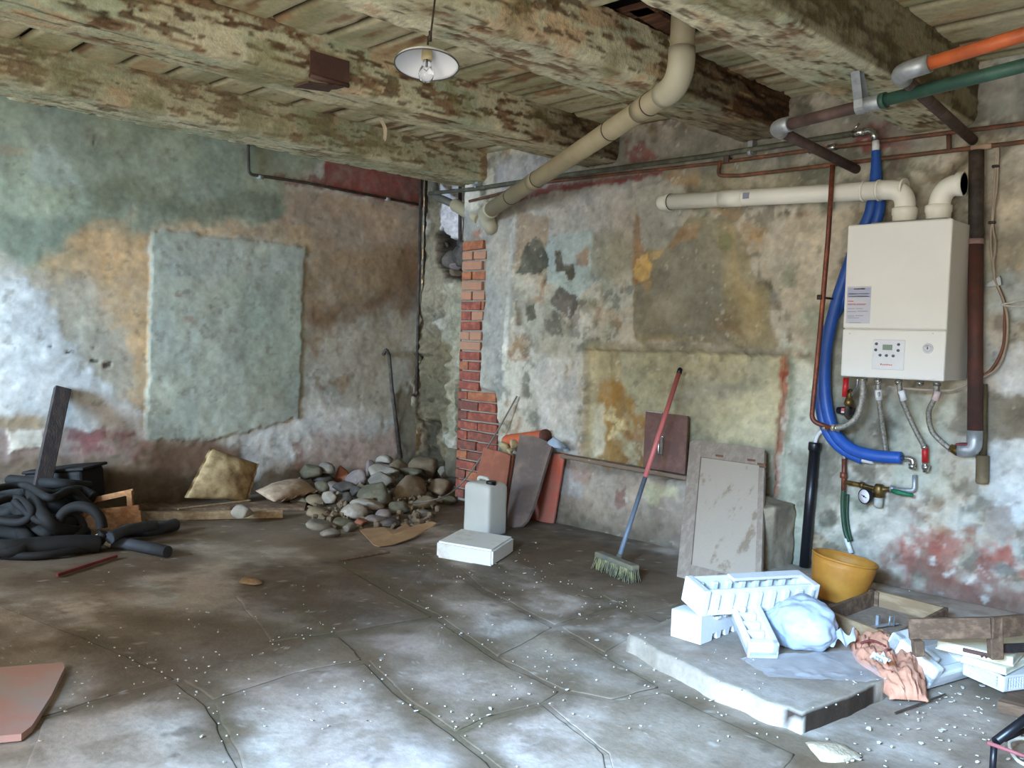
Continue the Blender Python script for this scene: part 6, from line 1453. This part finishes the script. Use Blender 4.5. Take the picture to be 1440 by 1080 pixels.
sub('strip', T2, galv, lambda b: b.box((0, 0, .006), (.15, .02, .004), Matrix.Translation(q)@Matrix.Rotation(R_(70), 4, 'Z')))
sub('upright', T2, galv, lambda b: b.box(q+cr*-.03+Vector((0, 0, .026)), (.012, .02, .045)))
sub('loop', T2, galv, lambda b: b.tube([q+cr*.02+Vector((0, 0, .004)), q+cr*.02+Vector((0, 0, .045)), q+cr*.038+Vector((0, 0, .045)), q+cr*.038+Vector((0, 0, .004))], .004, 6))

# ================================================================== stack at the right edge
def corner_box(fc, lc, wid, h):
    """matrix with origin at the near corner fc: x to lc (left), y away"""
    x = Vector(lc)-Vector(fc); x[2] = 0; M = frame(fc, x)
    if M.col[1].xyz.dot(cf) < 0: M = M@Matrix.Diagonal((1, -1, 1, 1))
    return M, x.length
fc, lc = FL(1403, 986, .045), FL(1440, 976, .045); fr_ = FL(1470, 996, .045)
single('wood_board', wood_brown, lambda b: ringslab(b, [fc, FL(1445, 996, .045), FL(1560, 985, .045), FL(1540, 950, .045), FL(1440, 955, .045)], .04), 'brown wooden board under the white grille basket', 'board')
z0 = .048; fc, lc = FL(1410, 974, z0), FL(1354, 949, z0)
M, Lx = corner_box(fc, lc, .4, .06); T_ = thing('grille_basket', 'flat white plastic grille tray at the bottom of the stack', 'tray', fc)
white_grille = mat('grey_white_plastic', (214, 214, 216), .5, 0, .05, 8, .03)
sub('tray_body', T_, white_grille, lambda b: b.box((Lx/2, .22, .056), (Lx-.010, .43, .006), M, .002).box((.012, .012, .03), (.03, .03, .06), M, .008, 2).box((Lx-.012, .012, .03), (.03, .03, .06), M, .008, 2).box((Lx/2, .006, .055), (Lx, .014, .010), M, .002).box((Lx/2, .006, .006), (Lx, .014, .010), M, .002).box((.006, .22, .055), (.014, .44, .010), M, .002).box((.006, .22, .006), (.014, .44, .010), M, .002))
def bars(b):
    for i in range(18): b.box((.035+(Lx-.07)*i/17, .004, .03), (.004, .008, .042), M)
    for i in range(30): b.box((.004, .035+.38*i/29, .03), (.008, .005, .042), M)
    for z in (.02, .03, .04): b.box((Lx/2, .004, z), (Lx-.04, .007, .003), M); b.box((.004, .22, z), (.007, .40, .003), M)
sub('grille', T_, white_grille, bars)
sub('inside', T_, dark_pipe, lambda b: b.box((Lx/2, .23, .03), (Lx-.04, .40, .040), M), 'dark block painted as shade behind the bars')  # solid dark filler, painted as the shade inside the tray
cream_pl = mat('cream_plastic', (230, 226, 200), .45, 0, .04, 6, .04)
for z0, f_, l_, lb in ((.110, (1414, 950), (1352, 932), 'lower of two cream plastic trays stacked on the white grille tray'), (.140, (1424, 938), (1317, 913), 'upper of two cream plastic trays, under the small wooden table')):
    fc, lc = FL(*f_, z0), FL(*l_, z0); M2, L2 = corner_box(fc, lc, .4, .05); h2 = .028 if z0 < .12 else .036
    T_ = thing('cream_tray', lb, 'tray', fc, 'cream trays in the stack')
    sub('tray_body', T_, cream_pl, lambda b: b.box((L2/2, .2, h2/2), (L2, .4, h2), M2, .006, 2))
    sub('tray_rim', T_, cream_pl, lambda b: b.box((L2/2, .2, .005), (L2+.008, .408, .008), M2, .003, 1))
    if z0 > .12: c = M2@Vector((L2*.42, -.0, h2*.55)); sub('dark_mark', T_, brown_metal, lambda b: b.box((L2*.46, .0, h2*.62), (.10, .008, .016), M2, .003).tube([M2@Vector((L2*.40, -.004, .012)), M2@Vector((L2*.36, -.004, .022)), M2@Vector((L2*.33, -.004, .012))], .004, 6), 'dark stain-like handle slot')
# small wooden table frame lying on the stack
d0 = (FL(1398, 936, .17)-Vector(CAM)).dot(Vector(CF))
tA, tB = PD(1278, 871, d0+.05), PD(1393, 869, d0)
T_ = thing('small_table', 'small rough wooden table frame with short legs resting on the cream trays', 'table', PD(1335, 905, d0))
def apron(nm, a_, b_, h, t, m=wood_brown):
    M = frame(a_, b_-a_); L2 = (b_-a_).length; sgn = 1 if M.col[1].xyz.dot(cf) > 0 else -1
    sub(nm, T_, m, lambda b: b.box((L2/2, sgn*t/2, -h/2), (L2, t, h), M, .002))
hpx = d0/F
apron('apron', tA, tB, 30*hpx, .02)
tC = PD(1500, 884, d0+.0); tC = tB+cr*.30+cf*.10
apron('apron', tB+cr*.012, tC, 30*hpx, .02, wood_dark if False else wood_brown)
for x, y0, y1, w in ((1290, 900, 922, 14), (1398, 868, 926, 18)):
    a_, b_ = PD(x, y0, d0+.03), PD(x+2, y1, d0+.03)
    sub('leg', T_, wood_brown, lambda b: b.box(((a_-b_).length/2, 0, 0), ((a_-b_).length, w*hpx, .035), frame(a_, b_-a_, cf), .003))
0 and sub('top_board', T_, wood_brown, lambda b: ringslab(b, [tA+Vector((0, 0, .004)), tB+Vector((0, 0, .004)), tB+cf*.22+cr*.02, tA+cf*.22+cr*.02], .012))
sub('cross_rail', T_, wood_dark, lambda b: b.box((.14, 0, 0), (.28, .02, .03), frame(PD(1405, 912, d0+.05), cr+cf*.2), .002))
# white foam tray beside the cloth
tp = FL(1304, 970, .012); tq = FL(1368, 951, .012); xw = tq-tp; Lw = xw.length; MT2 = frame(tp, xw, Vector((0, 0, 1)))
if MT2.col[1].xyz.dot(cf) < 0: MT2 = MT2@Matrix.Diagonal((1, -1, 1, 1))
MT2 = MT2@Matrix.Rotation(R_(24), 4, 'X')
def ftray(b):
    w, h = .22, .095; L2 = Lw*1.05
    b.box((L2/2, w/2, .015), (L2, w, .03), MT2, .006, 2); b.box((L2/2, .022, h*.32), (L2, .044, h*.64), MT2, .010, 2); b.box((L2/2, w-.028, h/2), (L2, .056, h), MT2, .010, 2)
    b.box((.025, w/2, h*.5), (.05, w, h), MT2, .010, 2); b.box((L2-.025, w/2, h*.42), (.05, w, h*.84), MT2, .010, 2); b.box((L2*.36, w*.45, h*.38), (.03, .07, h*.75), MT2, .008, 2)
single('foam_tray', foam, ftray, 'white foam tray with central recess beside the peach cloth', 'packing foam')
# peach cloth
p0, p1 = FL(1221, 903, PH), FL(1277, 982, .03)
def rag(b):
    mid = p0.lerp(p1, .5); x = (p1-p0); y = Vector((0, 0, 1)).cross(x).normalized()
    if y.dot(cr) < 0: y = -y
    def f(u, v, off=0):
        s_ = .55+.45*math.sin(math.pi*min(1, u*.9+.12)); w = .25*s_
        n1 = float(fbm(np.array([u*2.6+3]), np.array([v*3.4]), .2, 4, 44)[0])-.5; n2 = abs(float(fbm(np.array([u*4.2+9]), np.array([v*8.]), .7, 3, 48)[0])-.5)
        base = p0+x*(u*1.04-.02)+y*((v-.5)*w+n1*.05)
        e = max(0, math.sin(math.pi*v))**.5*max(0, math.sin(math.pi*min(1, u*.94+.06)))**.4
        z = e*(.055+.12*n1+.24*(.22-n2))
        return Vector((base[0], base[1], max(base[2]*(1-u)+.012*u, .012)+max(z, .0)+.004+off+.012))
    b.grid(f, 44, 34)
T_ = thing('peach_cloth', 'crumpled peach coloured cloth garment dropped at the platform edge', 'cloth', p0)
peach = mat('peach_cloth', (208, 148, 118), .85, 0, .12, 14, .35, bscale=50)
n_ = sub('fabric', T_, peach, rag); bpy.data.objects[n_].modifiers.new('thick', 'SOLIDIFY').thickness = -.008
q = FL(1226, 905, PH+.06); sub('cord_loop', T_, mat('dark_red_cord', (112, 48, 44), .7), lambda b: b.tube([q-cr*.045, q+Vector((0, 0, .012)), q+cr*.04-cf*.02+Vector((0, 0, 0)), q+cr*.05-cf*.06, q+cr*.015-cf*.10+Vector((0, 0, .01))], .005, 6, sub=5), 'dark red cord')
c = FL(1238, 925, PH+.09); sub('white_lining', T_, white_plastic, lambda b: b.grid(lambda u, v: c+cr*((u-.5)*.05)+cf*((v-.5)*.07)+Vector((0, 0, .012*math.sin(u*9+v*5))), 8, 8), 'white lining')
# clear film on the platform
def film(b):
    px_ = ((1035, 925), (1130, 918), (1215, 925), (1260, 950), (1240, 968), (1130, 975), (1060, 955))
    def f(u, v):
        a = FL(1040+u*40, 930+u*26, PH).lerp(FL(1205+u*45, 918+u*48, PH), v); n = float(fbm(np.array([u*5.]), np.array([v*9.]), .1, 4, 81)[0])-.5
        return a+Vector((0, 0, .012+.035*max(0, n)))
    b.grid(f, 34, 44)
single('clear_film', glass('clear_film', (236, 242, 250), .12, .22), film, 'crumpled clear plastic film spread over the platform in front of foam', 'plastic film')
# metal stand at the lower right corner
T_ = thing('metal_stand', 'black metal stand leg with a thin reddish bar at the bottom right corner', 'stand', FL(1397, 1085, 0))
ms = [FL(1480, 985, .36), FL(1440, 1008, .26), FL(1400, 1046, .16)]
dm = (FL(1397, 1062, .1)-Vector(CAM)).dot(Vector(CF))
sub('arm', T_, black_pvc, lambda b: b.tube([PD(1490, 975, dm+.1), PD(1400, 1043, dm)], .014, 10).tube([PD(1490, 1005, dm+.16), PD(1412, 1040, dm+.1)], .008, 8))
sub('leg', T_, black_pvc, lambda b: b.tube([PD(1398, 1046, dm), Vector((PD(1398, 1046, dm)[0], PD(1398, 1046, dm)[1], .0))], .010, 10))
sub('thin_bar', T_, mat('faded_red', (150, 84, 84), .6), lambda b: b.tube([PD(1388, 1044, dm-.02), PD(1500, 1085, dm-.1)], .006, 8), 'thin faded red bar')
cc = FL(1452, 1052, .03)
single('wire_loop', wire_w, lambda b: b.tube([FL(1480, 1040, .05), FL(1450, 1038, .05), FL(1425, 1040, .04), FL(1420, 1050, .03), FL(1432, 1070, .02), FL(1465, 1085, .02)], .006, 8, sub=6), 'pale loop of cable lying by the metal stand', 'cable')
bar('thin_rod', 'thin dark rod lying on the ground in front of the foam tray', 'rod', FL(1258, 1003, .012), FL(1330, 976, .03), .008, .008, dark_pipe)
# scattered flakes, nobody could count them
def flakes(b):
    r = random.Random(11)
    spots = [(r.uniform(0, 1440), r.triangular(755, 1080, 960), 1.0) for _ in range(260)]+[(r.uniform(1180, 1440), r.uniform(975, 1080), 1.7) for _ in range(70)]+[(r.gauss(1330, 26), r.gauss(972, 9), 2.3) for _ in range(12)]+[(r.gauss(690, 60), r.gauss(800, 20), 1.1) for _ in range(40)]+[(r.uniform(1000, 1150), r.uniform(920, 1000), .9) for _ in range(0)]
    T0 = [(Vector(j[0]).to_3d(), Vector(j[1]).to_3d()) for J in JOINTS for j in zip(J[:-1], J[1:])]
    for _ in range(150):
        a_, b_ = r.choice(T0); p = a_.lerp(b_, r.random())+Vector((r.gauss(0, .03), r.gauss(0, .03), 0)); spots.append((p, None, .8))
    pp = np.array(poly)
    for s0 in spots:
        c = FL(s0[0], s0[1], .012) if s0[1] is not None else s0[0]+Vector((0, 0, .012))
        if c[1] > -.03 or c[0] < .03: continue
        if sdpoly(np.array([c[0]]), np.array([c[1]]), pp)[0] < .03: c[2] = PH+.006
        s_ = r.uniform(.002, .0055)*s0[2]*(1.9 if r.random() < .08 else 1)
        M = Matrix.Translation(c)@Euler((r.uniform(-.4, .4), r.uniform(-.4, .4), r.uniform(0, 3))).to_matrix().to_4x4()
        n = 5; P = [(s_*r.uniform(.6, 1.2)*math.cos(2*math.pi*i/n), s_*r.uniform(.5, 1.)*math.sin(2*math.pi*i/n)) for i in range(n)]
        b.prism(P, .003, M)
tag(single('plaster_flakes', mat('flake_white', (190, 182, 166), .85, 0, .1, 30, .1), flakes, 'tiny pale plaster flakes and chips scattered over the floor', 'flakes', None, (0, 0, 0)), kind='stuff')
